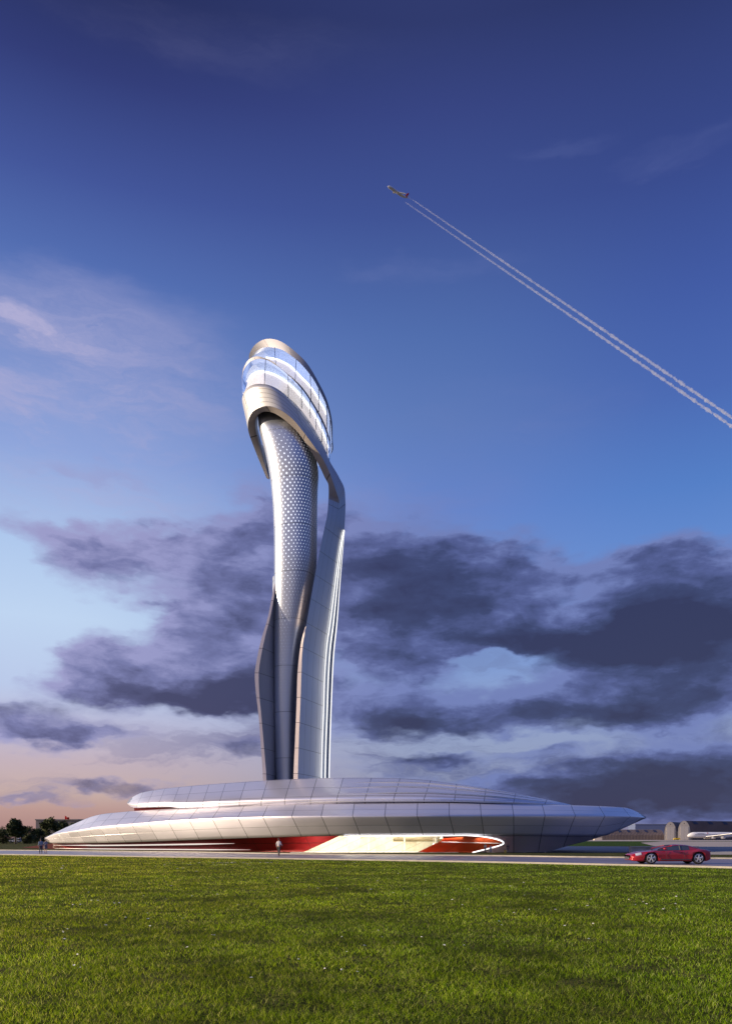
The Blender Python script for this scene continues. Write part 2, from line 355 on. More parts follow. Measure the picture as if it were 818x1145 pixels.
# soil under the lawn reaches behind the viewer
strip('lawn_soil', [Vector((p.x*1.0, -25, 0)) for p in near], near, soil_m, .004)
road_m = mat('road_asphalt', (.23, .20, .24), .32, noise_amt=.25, nscale=.35, bump=.15, bscale=30, spec=.5)
t_ = road_m.node_tree; bk = t_.nodes.new('ShaderNodeTexBrick'); tcx = t_.nodes.new('ShaderNodeTexCoord'); mp = t_.nodes.new('ShaderNodeMapping'); mp.inputs['Rotation'].default_value = (0, 0, R(28))
t_.links.new(tcx.outputs['Object'], mp.inputs[0]); t_.links.new(mp.outputs[0], bk.inputs['Vector'])
bk.inputs['Scale'].default_value = .22; bk.inputs['Mortar Size'].default_value = .006; bk.inputs['Color1'].default_value = (1, 1, 1, 1); bk.inputs['Color2'].default_value = (.72, .7, .74, 1); bk.inputs['Mortar'].default_value = (.5, .5, .5, 1)
mxx = t_.nodes.new('ShaderNodeMix'); mxx.data_type = 'RGBA'; mxx.blend_type = 'MULTIPLY'; mxx.inputs[0].default_value = 1
src = t_.nodes['Principled BSDF'].inputs['Base Color'].links[0].from_socket; t_.links.new(src, mxx.inputs[6]); t_.links.new(bk.outputs[0], mxx.inputs[7]); t_.links.new(mxx.outputs[2], t_.nodes['Principled BSDF'].inputs['Base Color'])
strip('road', near, far, road_m, .008)
kerb_m = mat('kerb_stone', (.36, .33, .28), .7, noise_amt=.15, nscale=2)
def kerb(line, w, name, lab):
    rows = [[], [], [], []]
    for i, p in enumerate(line):
        t = (line[min(i+1, len(line)-1)]-line[max(i-1, 0)]).normalized(); nrm = Vector((-t.y, t.x, 0))
        a = p-nrm*w/2; b = p+nrm*w/2
        rows[0].append(Vector((a.x, a.y, -.02))); rows[1].append(Vector((a.x, a.y, .11))); rows[2].append(Vector((b.x, b.y, .11))); rows[3].append(Vector((b.x, b.y, -.02)))
    o = obj(name, grid(rows), kerb_m); tag(o, kind='structure')
kerb(near, .28, 'near_kerb', ''); kerb(far, .5, 'far_kerb', '')
def band(name, pts, m, z):
    bm = bmesh.new(); poly(bm, [Vector((Gp(u, v).x, Gp(u, v).y, z)) for u, v in pts]); return tag(obj(name, bm, m), kind='structure')
apron_m = mat('apron_concrete', (.36, .31, .27), .75, noise_amt=.2, nscale=.05)
sand_m = mat('pale_gravel', (.32, .29, .25), .9, noise_amt=.3, nscale=.4)
water_m = mat('canal_water', (.02, .03, .07), .35, spec=.2, noise_amt=.1, bump=.25, bscale=1.5)
farg_m = grass_ground('far_grass', (.02, .05, .012, 1), (.035, .07, .015, 1), (.05, .085, .02, 1), .08)
band('apron', [(560,941.2),(1100,941.2),(1100,938.55),(560,938.55)], apron_m, .004)
band('far_grass', [(560,946.2),(776,946.4),(1100,946.6),(1100,940.9),(560,940.9)], farg_m, .008)
band('taxiway', [(716,942.6),(735,947.4),(1100,948.9),(1100,941.8),(740,941.2)], apron_m, .012)
band('canal', [(560,953.6),(706,953.6),(1100,952.6),(1100,947.6),(760,947.0),(560,946.2)], water_m, .016)
band('gravel_bank', [(748,955.9),(1100,957.0),(1100,952.4),(770,952.4)], sand_m, .020)

# ------------------------------------------------------------------ podium building
YC = lambda u: itp([(50,121),(722,104)], u) if False else 121+(u-50)*(104-121)/672
YR = [(50,121),(56,118.5),(65,115.5),(80,112),(100,108.3),(150,101.5),(200,96.5),(260,91.5),(330,87.2),(400,85.2),(470,84.7),(540,86),(600,88.9),(650,93),(690,97.6),(712,101.4),(722,104)]
RIDGE = [(50,938),(54,935.6),(65,932),(87,929),(110,925.6),(150,921.8),(200,917.5),(260,914.6),(330,913),(400,912.4),(500,912),(640,912.3),(700,913.4),(722,914.5)]
LIP = [(50,939),(53,941.5),(57,943.2),(80,943.3),(110,943),(150,942),(200,940.2),(260,938),(330,936),(400,934.6),(500,934.2),(600,935),(655,935.6),(672,935.4),(690,929.3),(705,922.7),(716,917.6),(722,915)]
TOP = [(50,937),(60,932),(80,922.6),(107,912),(118,910),(130,908.8),(150,907),(200,904),(260,902),(330,900),(400,898.8),(500,898.2),(640,900.6),(680,902),(700,903.5),(712,908),(722,914)]
SEAMS = [(50,0),(65,1),(75,2),(85,3),(98.5,4),(111,5),(129,6),(147,7),(165,8),(187.5,9),(211,10),(237,11),(265.5,12),(293.5,13),(326,14),(359,15),(394,16),(430,17),(466,18),(502,19),(537.6,20),(574,21),(609,22),(643,23),(676,24),(704.6,25),(722,26)]
LEAN_UP = [(50,12),(150,15),(260,8),(360,3),(500,0),(600,-3),(722,-10)]
LEAN_DN = [(50,8),(150,12),(290,12),(400,9),(500,6),(574,0),(643,-10),(722,-16)]
E = .10
def soft(t): return (math.sqrt(t*t+E*E)-E)/(math.sqrt(1+E*E)-E)
def lower_front(u, t):
    """t: -1 at the lip, 0 at the ridge, 1 at the top edge"""
    yr = itp(YR, u); vr = itp(RIDGE, u); thick = min(1, (YC(u)-yr)/6+.02)
    if t < 0: v = vr+(itp(LIP, u)-vr)*(-t); Y = yr+1.1*thick*soft(-t)
    else: v = vr+(itp(TOP, u)-vr)*t; Y = yr+5.0*thick*soft(t)
    return P(u, v, min(Y, YC(u)))
ul_ = [50,50.6,51.5,53,55,58,62,67,73,80,88]+list(np.linspace(96, 690, 110))+[696,701,706,710,714,717,719.5,721,722]
tl_ = [-1,-.85,-.65,-.45,-.3,-.2,-.12,-.06,0,.06,.12,.2,.3,.45,.65,.85,1]
base_o = empty('terminal_building', 'low spaceship shaped silver podium building with pointed right end and red lit wall', 'building', P(386, 954, 110).xyz*Vector((1,1,0)) if False else Vector((P(386,900,112).x, 112, 0)))
cols = []
for u in ul_:
    fr = [lower_front(u, t) for t in tl_]; yc = YC(u)
    lip = fr[0]; topp = fr[-1]; inn = Vector((lip.x, min(lip.y+.8, yc), lip.z+.04)); in2 = Vector((lip.x, min(lip.y+1.0, yc), lip.z+min(1.4, .6*(topp.z-lip.z))))
    back = [Vector((p.x, 2*yc-p.y, p.z)) for p in fr]
    cols.append([in2, inn]+fr+[Vector((topp.x, (topp.y+yc)/2, topp.z+.02)), Vector((topp.x, yc, topp.z+.03))]+back[::-1]+[Vector((inn.x, 2*yc-inn.y, inn.z)), Vector((in2.x, 2*yc-in2.y, in2.z))])
def uvl(i, j):
    u = ul_[i]; k = j-2
    t = tl_[max(0, min(k, len(tl_)-1))]
    lean = itp(LEAN_UP, u)*t if t > 0 else itp(LEAN_DN, u)*(-t)
    vv = {True: 1+t*2, False: 1+t*2}[t > 0]
    if k < 0 or k >= len(tl_): vv = .5 if k < 0 else 3.5
    return (itp(SEAMS, u-lean)+.0001, vv-.0+.0)
bm = grid(cols, uvl, wrap=True); bmesh.ops.remove_doubles(bm, verts=bm.verts, dist=.001); bmesh.ops.recalc_face_normals(bm, faces=bm.faces)
lower = obj('lower_shell', bm, steel, base_o, smooth=True)

# hull skirt reaching the ground right of the entrance, with the pointed opening cut out of its left side
CV = [(934.2,500),(935.2,520),(936,535),(938,549.5),(940,557.5),(942,561.8),(943.6,562.6),(945.3,560),(948,551),(951,539),(954,527)]
HV = [(934.2,690),(935.4,672),(937,667),(941,655),(945,640),(949.5,625),(953.6,611)]
def skirt_pt(u, f):
    lp = lower_front(u, -1); yb = lp.y; yg = max(yb+.3, itp([(460,88.2),(562,89.4),(611,92.4),(655,97),(672,98.4)], u))
    zg = 0.0
    return Vector(((u-CX)*(yb+(yg-yb)*f)/F, yb+(yg-yb)*f, lp.z+(zg-lp.z)*f))
rows = []; NS = 26
for i in range(NS+1):
    f = i/NS; v = 935+(954-935)*f
    ua = itp(CV, v if f > 0 else 934.2); ub = itp(HV, v)
    if f == 0: ub = 672
    rows.append([skirt_pt(ua+(ub-ua)*k/48, f) for k in range(49)])
def uvs(i, j):
    f = i/NS; v = 935+19*f; ua = itp(CV, v if f > 0 else 934.2); ub = itp(HV, v) if f else 672; u = ua+(ub-ua)*j/48
    return (itp(SEAMS, u-itp(LEAN_DN, u)*(1+.9*f))+.0001, -1+.5+f*.4)
bm = grid(rows, uvs)
r_ = bmesh.ops.solidify(bm, geom=bm.faces[:], thickness=.12)
bmesh.ops.recalc_face_normals(bm, faces=bm.faces)
obj('hull_skirt', bm, steel, base_o, smooth=True)
# lit rim round the opening
def on_skirt(v):
    f = max(0, min(1, (v-935)/19)); q = skirt_pt(itp(CV, v), f); return q+Vector((0, -.10, 0))
rim = [lower_front(u, -1)+Vector((0, -.05, -.06)) for u in np.linspace(384, 500, 20)]+[on_skirt(v) for v in (935.2,935.6,936,937,938,939,940,941,942,942.8,943.6,944.5,945.3,946.6,948,949.5,951,952.5,953.8)]
rr = [.03]*12+[.035]*8+[.04+.02*min(1, k/6) for k in range(19)]
bm = bmesh.new(); tube(bm, rim, rr, 8); obj('rim_light', bm, glow_line, base_o, smooth=True)

# recessed walls under the shell
red_m = panel_mat('red_wall', (.36, .016, .022), rough=.5, metal=0, lu=.02, lv=.04, line=.35)
WY = [(55,122.5),(60,121.5),(100,116),(150,110),(200,103.5),(260,97.8),(300,94.4),(345,91.2),(400,90)]
def wall_pt(u, f):
    yt = itp(YR, u)+3.2 if u > 70 else itp(YR, u)+2.6
    Yb = itp(WY, u); yt = min(yt+1.0, Yb) if u > 100 else Yb-.3
    lp = lower_front(u, -1); yy = yt+(Yb-yt)*f
    return Vector(((u-CX)*yy/F, yy, (lp.z+.25)*(1-f)))
rows = []
for i in range(9):
    f = i/8; ue = 384.6+(338.5-384.6)*f
    rows.append([wall_pt(58+(ue-58)*k/90, f) for k in range(91)])
def uvw(i, j):
    f = i/8; ue = 384.6-46.1*f; u = 58+(ue-58)*j/90; return (itp(SEAMS, u-14-10*f), f*1.0+.02 if f < 1 else .98)
bm = grid(rows, lambda i, j: (uvw(i, j)[0], .5+uvw(i, j)[1])); bmesh.ops.solidify(bm, geom=bm.faces[:], thickness=-.1)
obj('red_wall', bm, red_m, base_o, smooth=True)
# pale lit ledges running along the red wall
def ledge(u0, u1, f0, f1, th, out, m, name='light_strip', n=50):
    bm = bmesh.new(); rws = []
    for k in range(n):
        t = k/(n-1); u = u0+(u1-u0)*t; q = wall_pt(u, f0+(f1-f0)*t); tp = min(1, min(t, 1-t)*5)
        h = th*(.15+.85*tp); d = out*(.2+.8*tp)
        rws.append([q+Vector((0, .1, h/2)), q+Vector((0, -d, h/2*.7)), q+Vector((0, -d, -h/2*.7)), q+Vector((0, .1, -h/2))])
    grid(rws, wrap=True, bm=bm); obj(name, bm, m, base_o)
strip_m = mat('lit_ledge', (.7, .66, .62), .4, emit=(1, .9, .84), es=.55)
ledge(58, 250, .10, .06, .16, .25, strip_m)
ledge(60, 262, .50, .46, .20, .3, strip_m)
ledge(62, 280, .92, .88, .16, .45, strip_m)
# low dark red wall running out from the left tip
bm = bmesh.new(); rws = []
for k in range(14):
    t = k/13; u = 26+34*t; Y = 137-14*t; z = .05+.85*t; q = Vector(((u-CX)*Y/F, Y, 0))
    rws.append([q+Vector((0, -.6, 0)), q+Vector((0, -.3, z)), q+Vector((0, .3, z)), q+Vector((0, .6, 0))])
grid(rws, wrap=True, bm=bm); obj('low_wall', bm, mat('dark_red_stone', (.05, .012, .014), .9, spec=.1), base_o)

# right hand red wall of the entrance
def redr(u, f):
    lp = lower_front(u, -1); yt = lp.y+1.6; yb = 90.6
    yy = yt+(yb-yt)*f; return Vector(((u-CX)*yy/F, yy, (lp.z+.3)*(1-f)))
orange_m = panel_mat('orange_red_wall', (.66, .12, .04), rough=.4, metal=0, lu=.01, lv=.0)
rows = []
for i in range(11):
    f = i/10; ua = 495 if f < .35 else 495-(f-.35)/.65*29
    rows.append([redr(ua+(572-ua)*k/40, f) for k in range(41)])
bm = grid(rows, lambda i, j: (j/12, i/10+.3)); bmesh.ops.solidify(bm, geom=bm.faces[:], thickness=-.1)
obj('entrance_wall', bm, orange_m, base_o, smooth=True)
bm = bmesh.new(); tube(bm, [redr(u, .47+.0009*(u-495))+Vector((0, -.12, 0)) for u in np.linspace(493, 562, 14)], [.07]*4+[.05]*10, 6); obj('handrail', bm, mat('pale_rail', (.7,.66,.66), .4, .3), base_o)

# lit lobby
lobby_m = mat('lobby_cream', (.80, .77, .68), .6, noise_amt=.06)
lobby2_m = mat('lobby_olive', (.26, .21, .12), .5, noise_amt=.06)
x0, x1 = P(330, 0, 96).x, P(505, 0, 96).x
bm = bmesh.new(); box(bm, ((x0+x1)/2, 97.2, 1.15), (x1-x0+1, .2, 2.5)); obj('lobby_wall', bm, lobby_m, base_o)
bm = bmesh.new(); box(bm, ((x0+x1)/2, 93.2, .02), (x1-x0, 8, .04)); obj('lobby_floor', bm, lobby_m, base_o)
bm = bmesh.new(); box(bm, ((x0+x1)/2-.3, 93.6, 2.42), (x1-x0, 7, .06)); obj('lobby_ceiling', bm, lobby_m, base_o)
for k, uu in enumerate((362, 398, 434, 470)):
    bm = bmesh.new(); box(bm, (P(uu, 0, 94).x, 93.4, 2.37), (2.6, 4.6, .04)); obj('ceiling_lamp', bm, mat('ceiling_lamp', (.8,.8,.8), .5, emit=(1, .90, .66), es=2.5), base_o)
for uu in (412, 452, 487):
    bm = bmesh.new(); tube(bm, [P(uu, 0, 93).xyz*Vector((1,1,0))+Vector((0,0,z)) for z in (0, 2.4)], .10, 10); obj('column', bm, lobby_m, base_o, smooth=True)
for uu, w_, tone in ((396, 1.5, (.66, .60, .47)), (425, 1.1, (.62, .57, .44)), (458, 1.6, (.70, .66, .54))):
    bm = bmesh.new(); box(bm, (P(uu, 0, 94.5).x, 94.5, 1.1), (w_, .12, 2.2)); obj('partition', bm, mat('partition_panel', tone, .6), base_o)
for uu in (484.5, 488):
    bm = bmesh.new(); bmesh.ops.create_uvsphere(bm, u_segments=12, v_segments=8, radius=.10); bmesh.ops.translate(bm, vec=(P(uu, 0, 90.5).x, 90.5, .95), verts=bm.verts); q_ = Vector((P(uu, 0, 90.5).x, 90.5, .95)); tube(bm, [q_, q_+Vector((0, 0, 1.25))], .008, 4)
    obj('globe_lamp', bm, glow_line, base_o, smooth=True)
bm = bmesh.new(); rws = []
for k in range(24):
    a = PI*k/23; px = P(500, 0, 92).x-.6-3.2*(1-math.cos(a))*.9; 
    yy = 92.4+1.6*math.sin(a); rws.append([(px, yy, 1.25), (px, yy, 1.75), (px, yy+.25, 1.75), (px, yy+.25, 1.25)])
grid([[Vector(q) for q in r] for r in rws], wrap=True, bm=bm); obj('gallery_ring', bm, lobby2_m, base_o, smooth=True)
for k in range(7):
    bm = bmesh.new(); ub = 372+k*19.5; a = Gp(ub-6, 954.1); tp = P(ub+17, 935.2, 89.2)
    if ub+17 < 498: tube(bm, [Vector((P(ub-22, 0, 88.9).x, 88.9, .05)), tp], .018, 6); obj('glazing_bar', bm, mat('glazing_bar', (.4, .35, .25), .4, .5), base_o)
    else: bm.free()
rowsg = []
for i in range(5):
    f = i/4; ua = 384.6-46*f; ub = 495 if f < .35 else 495-(f-.35)/.65*29
    rowsg.append([Vector(((u-CX)*89.3/F, 89.3, 2.0*(1-f))) for u in np.linspace(ua, ub, 12)])
obj('lobby_glass', grid(rowsg), glass_mat('lobby_glass', (.9, .9, .9), .93), base_o)
for k, (xx, yy, en, zz, rx) in enumerate(((374, 93.5, 175, 2.3, 0), (440, 93.5, 175, 2.3, 0), (346, 88.9, 55, 1.7, 55), (505, 88.6, 30, 1.7, 55), (545, 88.9, 22, 1.5, 55))):  # first pair lights the lobby; the others are added washes on the red walls
    ld = bpy.data.lights.new('lobby_and_wash_light', 'AREA'); lo = bpy.data.objects.new('lobby_and_wash_light', ld); C.objects.link(lo); ld.energy = en; ld.shape = 'RECTANGLE'; ld.size = 6 if k < 2 else 2.5; ld.size_y = 4 if k < 2 else .3; ld.color = (1, .93, .80)
    lo.parent = base_o; lo.location = Vector((P(xx, 0, yy).x, yy, zz))-base_o.location; lo.rotation_euler = (R(rx), 0, 0)

# upper shell
YU = [(142,111),(144,109.4),(150,107.3),(160,105.2),(200,100.6),(260,96.2),(330,92.6),(400,90.6),(470,90),(540,91),(590,93.4),(620,95.8),(642,98.5)]
UB = [(142,898.5),(145,901.5),(152,903.6),(165,903.2),(190,902.6),(200,904),(260,902.3),(330,900.6),(400,899.3),(500,898.8),(590,900),(642,901.3)]
UT = [(142,897.8),(145,894),(150,890.4),(158,886.6),(165,885),(180,882.6),(200,880.2),(230,877.6),(260,875.4),(310,872.2),(360,870.3),(400,869.8),(430,870),(470,871.8),(500,875.4),(540,881),(570,886),(600,892),(625,897),(642,901)]
USEAM = [(142,0),(153,1),(164.5,2),(177,3),(193,4),(207.5,5),(226.5,6),(245,7),(267.5,8),(292,9),(318,10),(347,11),(376.5,12),(408,13),(440,14),(474,15),(508,16),(541,17),(574,18),(609,19),(642,20)]
def YTU(u): return itp([(142,112),(160,109.5),(260,105),(360,102),(460,100),(560,97.5),(620,98),(642,99.5)], u)
def upper_front(u, t):
    """t 0 lower edge .. 1 crown line"""
    vb = itp(UB, u); vt = itp(UT, u); vr = vb+(vt-vb)*.22; yu = itp(YU, u)
    yt = YTU(u)
    if t < .22: q = t/.22; v = vb+(vr-vb)*q; Y = yu+.5*min(1, (YC(u)-yu)/6)*(1-q)**2
    else: q = (t-.22)/.78; v = vr+(vt-vr)*q; Y = yu+(yt-yu)*(q**1.5)
    return P(u, v, Y)
uu_ = [142,142.4,143,144,145.5,147.5,150,153,157,162,168,175]+list(np.linspace(184, 630, 84))+[634,638,640.5,642]
tu_ = [0,.05,.1,.16,.22,.28,.35,.43,.52,.6,.68,.76,.84,.92,1]
cols = []
for u in uu_:
    fr = [upper_front(u, t) for t in tu_]; yc = YC(u); tp = fr[-1]
    lip = fr[0]
    cols.append([Vector((lip.x, lip.y+5, lip.z+.02)), Vector((lip.x, lip.y+.3, lip.z))]+fr+[Vector((tp.x, (tp.y+yc)/2+.5, tp.z+.12)), Vector((tp.x, yc+1, tp.z+.15))]+[Vector((p.x, max(2*yc-p.y, yc+1.5), p.z)) for p in fr[::-1]]+[Vector((lip.x, max(2*yc-lip.y-5, yc+1.2), lip.z))])
def uvu(i, j):
    u = uu_[i]; k = j-2; t = tu_[max(0, min(k, len(tu_)-1))]
    lean = 9*max(0, t-.2)*(1 if u < 500 else .3); vv = 1+(t-.0)*3 if 0 <= k < len(tu_) else (.5 if k < 0 else 4.5)
    return (itp(USEAM, u-lean)+.0001, vv+.05)
bm = grid(cols, uvu, wrap=True); bmesh.ops.remove_doubles(bm, verts=bm.verts, dist=.001); bmesh.ops.recalc_face_normals(bm, faces=bm.faces)
upper = obj('upper_shell', bm, steel, base_o, smooth=True)
# dark red recess under the upper shell on the left
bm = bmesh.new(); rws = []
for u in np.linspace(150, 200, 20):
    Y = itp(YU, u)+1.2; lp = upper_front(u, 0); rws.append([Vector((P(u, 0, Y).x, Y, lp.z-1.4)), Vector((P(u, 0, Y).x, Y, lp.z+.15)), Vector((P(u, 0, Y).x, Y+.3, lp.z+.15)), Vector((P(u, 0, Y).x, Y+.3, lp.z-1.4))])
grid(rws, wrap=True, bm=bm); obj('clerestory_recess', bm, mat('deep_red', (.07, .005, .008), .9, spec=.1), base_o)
# stepped louvre ledges sweeping to the right
louvre_m = mat('louvre_metal', (.72, .73, .78), .25, .85, noise_amt=.03)
for (t0, t1, ua, ub) in ((.80, .93, 392, 590), (.60, .80, 366, 606), (.38, .55, 378, 618), (.10, .12, 330, 636)):
    rws = []
    for k in range(60):
        s = k/59; u = ua+(ub-ua)*s; t = t0+(t1-t0)*s; q = upper_front(u, t); w = .34*min(1, s*4, (1-s)*3+.1); h = .14*min(1, s*5+.2, (1-s)*3+.2)
        q2 = upper_front(u, min(1, t+.04)); up = (q2-q).normalized()
        rws.append([q+Vector((0, .25, h)), q+Vector((0, -w, h*.4)), q+Vector((0, -w, -h*.6)), q+Vector((0, .25, -h))])
    obj('louvre', grid(rws, wrap=True), louvre_m, base_o, smooth=False)

# ------------------------------------------------------------------ control tower
YT = 112.0
tower = empty('control_tower', 'tall twisting silver control tower shaped like a tulip with glazed lit cabin on top', 'tower', Vector((P(325, 0, YT).x, YT, 8.0)))
def r1(x, y): return (250+x/5.1125, 370+y/5.1125)
ST = [ # a, b, c in close-up pixels, then their distances
 ((262,850),(245,842),(250,700), 114.6,114.4,115.6), ((222,722),(203,742),(190,600), 113.6,113.4,115),
 ((196,618),(160,632),(150,520), 112.8,112.2,114.2), ((184,570),(142,578),(122,470),112.0,111.3,112.6),
 ((180,530),(138,535),(110,425), 111.3,110.4,111.4), ((185,497),(146,498),(106,380), 110.4,109.5,110.2),
 ((203,473),(170,458),(125,335),109.5,108.5,108.8), ((235,461),(210,437),(165,308),108.6,107.6,107.6),
 ((280,467),(260,430),(210,302),107.9,107.0,106.9), ((330,495),(320,450),(265,311),107.6,106.7,106.5),
 ((390,545),(390,500),(325,343),107.8,106.9,106.6), ((440,600),(450,570),(385,393),108.3,107.4,107.1),
 ((500,690),(510,650),(445,455),109.0,108.2,107.9), ((550,780),(560,722),(510,545),109.8,109.0,109.2),
 ((577,838),(596,790),(570,655),110.4,109.9,110.6), ((597,876),(622,858),(606,745),110.7,110.6,111.8),
 ((600,925),(645,925),(660,838),111.0,111.6,113.2), ((599,960),(660,985),(693,925),111,113.1,114.4)]
A_U = [(560,367.4),(575,365.8),(590,362.7),(625,355.5),(660,349),(696,342.8),(703,341.6),(726,338),(756,336.7),(786,335.7),(818,334.3),(848,333.4),(871,332.8)]
E_U = [(703,341.2),(706,339.4),(726.7,335.2),(756,332.4),(786,331.5),(818,330.2),(848,328.8),(871,327.9)]
CF_U = [(573,386.8),(582,385.9),(590,384.6),(602,381.6),(648,374.6),(701,367.3),(717,364.7),(739,362.7),(763,361.4),(796,360.5),(826,359.2),(871,358)]
SIL_U = [(560,386.3),(570,386.7),(593,384.9),(648,380.2),(696,376.6),(732,372.9),(760,371.4),(793,370.1),(837,368.6),(871,367.8)]
AY = [(560,111),(640,109.6),(700,108.5),(780,107.5),(871,107)]; CYt = [(560,115),(700,114.8),(871,114.2)]
loops = []; vs_ = list(range(575, 868, 9))+[868, 884]
for (a, b, c, ya, yb, yc) in ST:
    pa, pb, pc = P(*r1(*a), ya), P(*r1(*b), yb), P(*r1(*c), yc)
    e = P(*r1(*a), ya+3.2); e.x += (.35 if a[0] < 230 else 0)
    loops.append([e, pa, pb, pc, Vector((pc.x, pc.y, pc.z))+Vector((0, 2.0, -.3)), (pc+e)/2+Vector((0, 2.6, 0))])
arch_n = len(loops)
for v in vs_:
    vi = min(v, 871); ya = itp(AY, vi); yc = itp(CYt, vi); ua = itp(A_U, vi)
    vc = HZ-(HZ-vi)*ya/yc; pa = P(ua, v, ya)
    cf = P(itp(CF_U, min(871, vc)), vc, yc); z = pa.z; cf.z = z
    vd = HZ-(HZ-vi)*ya/(yc+1.4); dd = P(itp(SIL_U, vd)-.2, vd, yc+1.4); dd.z = z
    if v < 700: e = pa+Vector((.05, 2.2, 0))
    else: e = P(itp(E_U, vi), v, ya+.15); e.z = z
    w = min(1, max(0, (v-690)/14)); 
    b = pa.lerp(cf, .55); g = Vector((e.x+.35, yc+1.2, z))
    loops.append([e, pa, b, cf, dd, g])
# resample smoothly along the ribbon
NP = 150; cur = []
def cat_u(pts, per=5):
    p = [Vector(q) for q in pts]; p = [2*p[0]-p[1]]+p+[2*p[-1]-p[-2]]; out = []
    for i in range(1, len(p)-2):
        for k in range(per):
            t = k/per; a, b, c, d = p[i-1:i+3]; out.append(.5*((2*b)+(c-a)*t+(2*a-5*b+4*c-d)*t*t+(3*b-a-3*c+d)*t**3))
    out.append(p[-2]); return out
tr = [cat_u([l[k] for l in loops]) for k in range(6)]
n_r = len(tr[0]); arc_i = (arch_n-1)*5
slen = [0]
for i in range(1, n_r): slen.append(slen[-1]+(tr[1][i]-tr[1][i-1]).length)
# cladding (broad outer face): b..c; soffit (narrow edge): e..b for the arch and e..a for the wing
def seg(ka, kb, m, name, i0, i1, sub=4, vs=(0, 1), parent=tower, period=3.6, byz=False):
    rows = []
    for i in range(i0, i1+1): rows.append([tr[ka][i].lerp(tr[kb][i], k/sub) for k in range(sub+1)])
    bm = grid(rows, lambda i, j: ((slen[i0+i]/period if not byz else tr[1][i0+i].z/period), vs[0]+(vs[1]-vs[0])*j/sub)); return bm
i1 = n_r-1
def join(bms):
    out = bms[0]
    for b in bms[1:]:
        me = bpy.data.meshes.new('t'); b.to_mesh(me); out.from_mesh(me); bpy.data.meshes.remove(me); b.free()
    bmesh.ops.remove_doubles(out, verts=out.verts, dist=.0005); return out
def bow(bm): return bm
o = obj('head_cladding', join([seg(2, 3, None, '', 0, arc_i, 6, (0, 5), period=9), seg(3, 4, None, '', 0, arc_i, 1, (.3, .6), period=9)]), head_metal, tower, smooth=True)
obj('arch_soffit', join([seg(1, 2, None, '', 0, arc_i, 2, (.2, .6), period=6)]), ribbon_beige, tower, smooth=True)
obj('arch_reveal', join([seg(0, 1, None, '', 0, arc_i, 2, (.2, .6), period=6), seg(5, 0, None, '', 0, arc_i, 1, (.2, .6)), seg(4, 5, None, '', 0, arc_i, 1, (.2, .6))]), mat('reveal_dark_metal', (.16, .14, .14), .45, .6), tower, smooth=True)
j0 = arc_i
obj('wing_face', join([seg(1, 2, None, '', j0, i1, 3, (0, 2.2), byz=True, period=3.5), seg(2, 3, None, '', j0, i1, 3, (2.2, 4), byz=True, period=3.5)]), tower_metal, tower, smooth=True)
obj('wing_edge', join([seg(0, 1, None, '', j0, i1, 1, (.2, .6), byz=True, period=3.5)]), panel_mat('edge_metal', (.62, .54, .52), rough=.5, metal=.3, lu=.02, lv=0), tower, smooth=True)
obj('wing_back', join([seg(3, 4, None, '', j0, i1, 1, (.2, .6)), seg(4, 5, None, '', j0, i1, 1, (.2, .6)), seg(5, 0, None, '', j0, i1, 1, (.2, .6))]), dark_metal, tower, smooth=True)
# three bright vertical blades on the far edge of the wing
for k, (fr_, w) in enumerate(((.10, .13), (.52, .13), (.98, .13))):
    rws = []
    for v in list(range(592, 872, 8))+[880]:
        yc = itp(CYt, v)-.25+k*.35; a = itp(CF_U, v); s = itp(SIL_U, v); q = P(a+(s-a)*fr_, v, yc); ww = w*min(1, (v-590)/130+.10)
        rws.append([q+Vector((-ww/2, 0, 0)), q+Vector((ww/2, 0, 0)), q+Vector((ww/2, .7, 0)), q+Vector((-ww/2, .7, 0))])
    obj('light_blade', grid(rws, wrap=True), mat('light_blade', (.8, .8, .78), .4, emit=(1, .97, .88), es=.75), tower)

# left fin
LE = [(640,311),(655,306.4),(672,303),(690,299.4),(715,292),(735,287.5),(755,284.7),(770,285.5),(800,289),(835,291.6),(871,294)]
LA = [(640,313),(655,308),(672,305.5),(692,301.5),(712,296.3),(735,291.5),(755,289),(768,289.3),(800,292),(835,295),(871,298)]
fin = {'fin_edge': [], 'fin_face': [], 'fin_back': []}; vv_ = list(range(640, 872, 8))+[880]
for v in vv_:
    vi = min(v, 871); yf = itp([(640,111),(700,109.2),(760,108.2),(871,107.6)], vi); e = P(itp(LE, vi), v, yf); a = P(itp(LA, vi), v, yf); z = e.z
    c = Vector((P(309, v, 112).x, 112.2, z)); d = Vector((P(307, v, 112).x-.4, 112.9, z))
    fin['fin_edge'].append([e, a]); fin['fin_face'].append([a.lerp(c, k/4) for k in range(5)]); fin['fin_back'].append([c, d, e])
obj('fin_edge', grid(fin['fin_edge'], lambda i, j: (fin['fin_edge'][i][0].z/3.5, .2+.4*j)), bpy.data.materials['edge_metal'], tower, smooth=True)
obj('fin_face', grid(fin['fin_face'], lambda i, j: (fin['fin_edge'][i][0].z/3.5, .2+.5*j/4)), tower_metal, tower, smooth=True)
obj('fin_back', grid(fin['fin_back'], lambda i, j: (fin['fin_edge'][i][0].z/3.5, .2+.2*j)), tower_metal, tower, smooth=True)

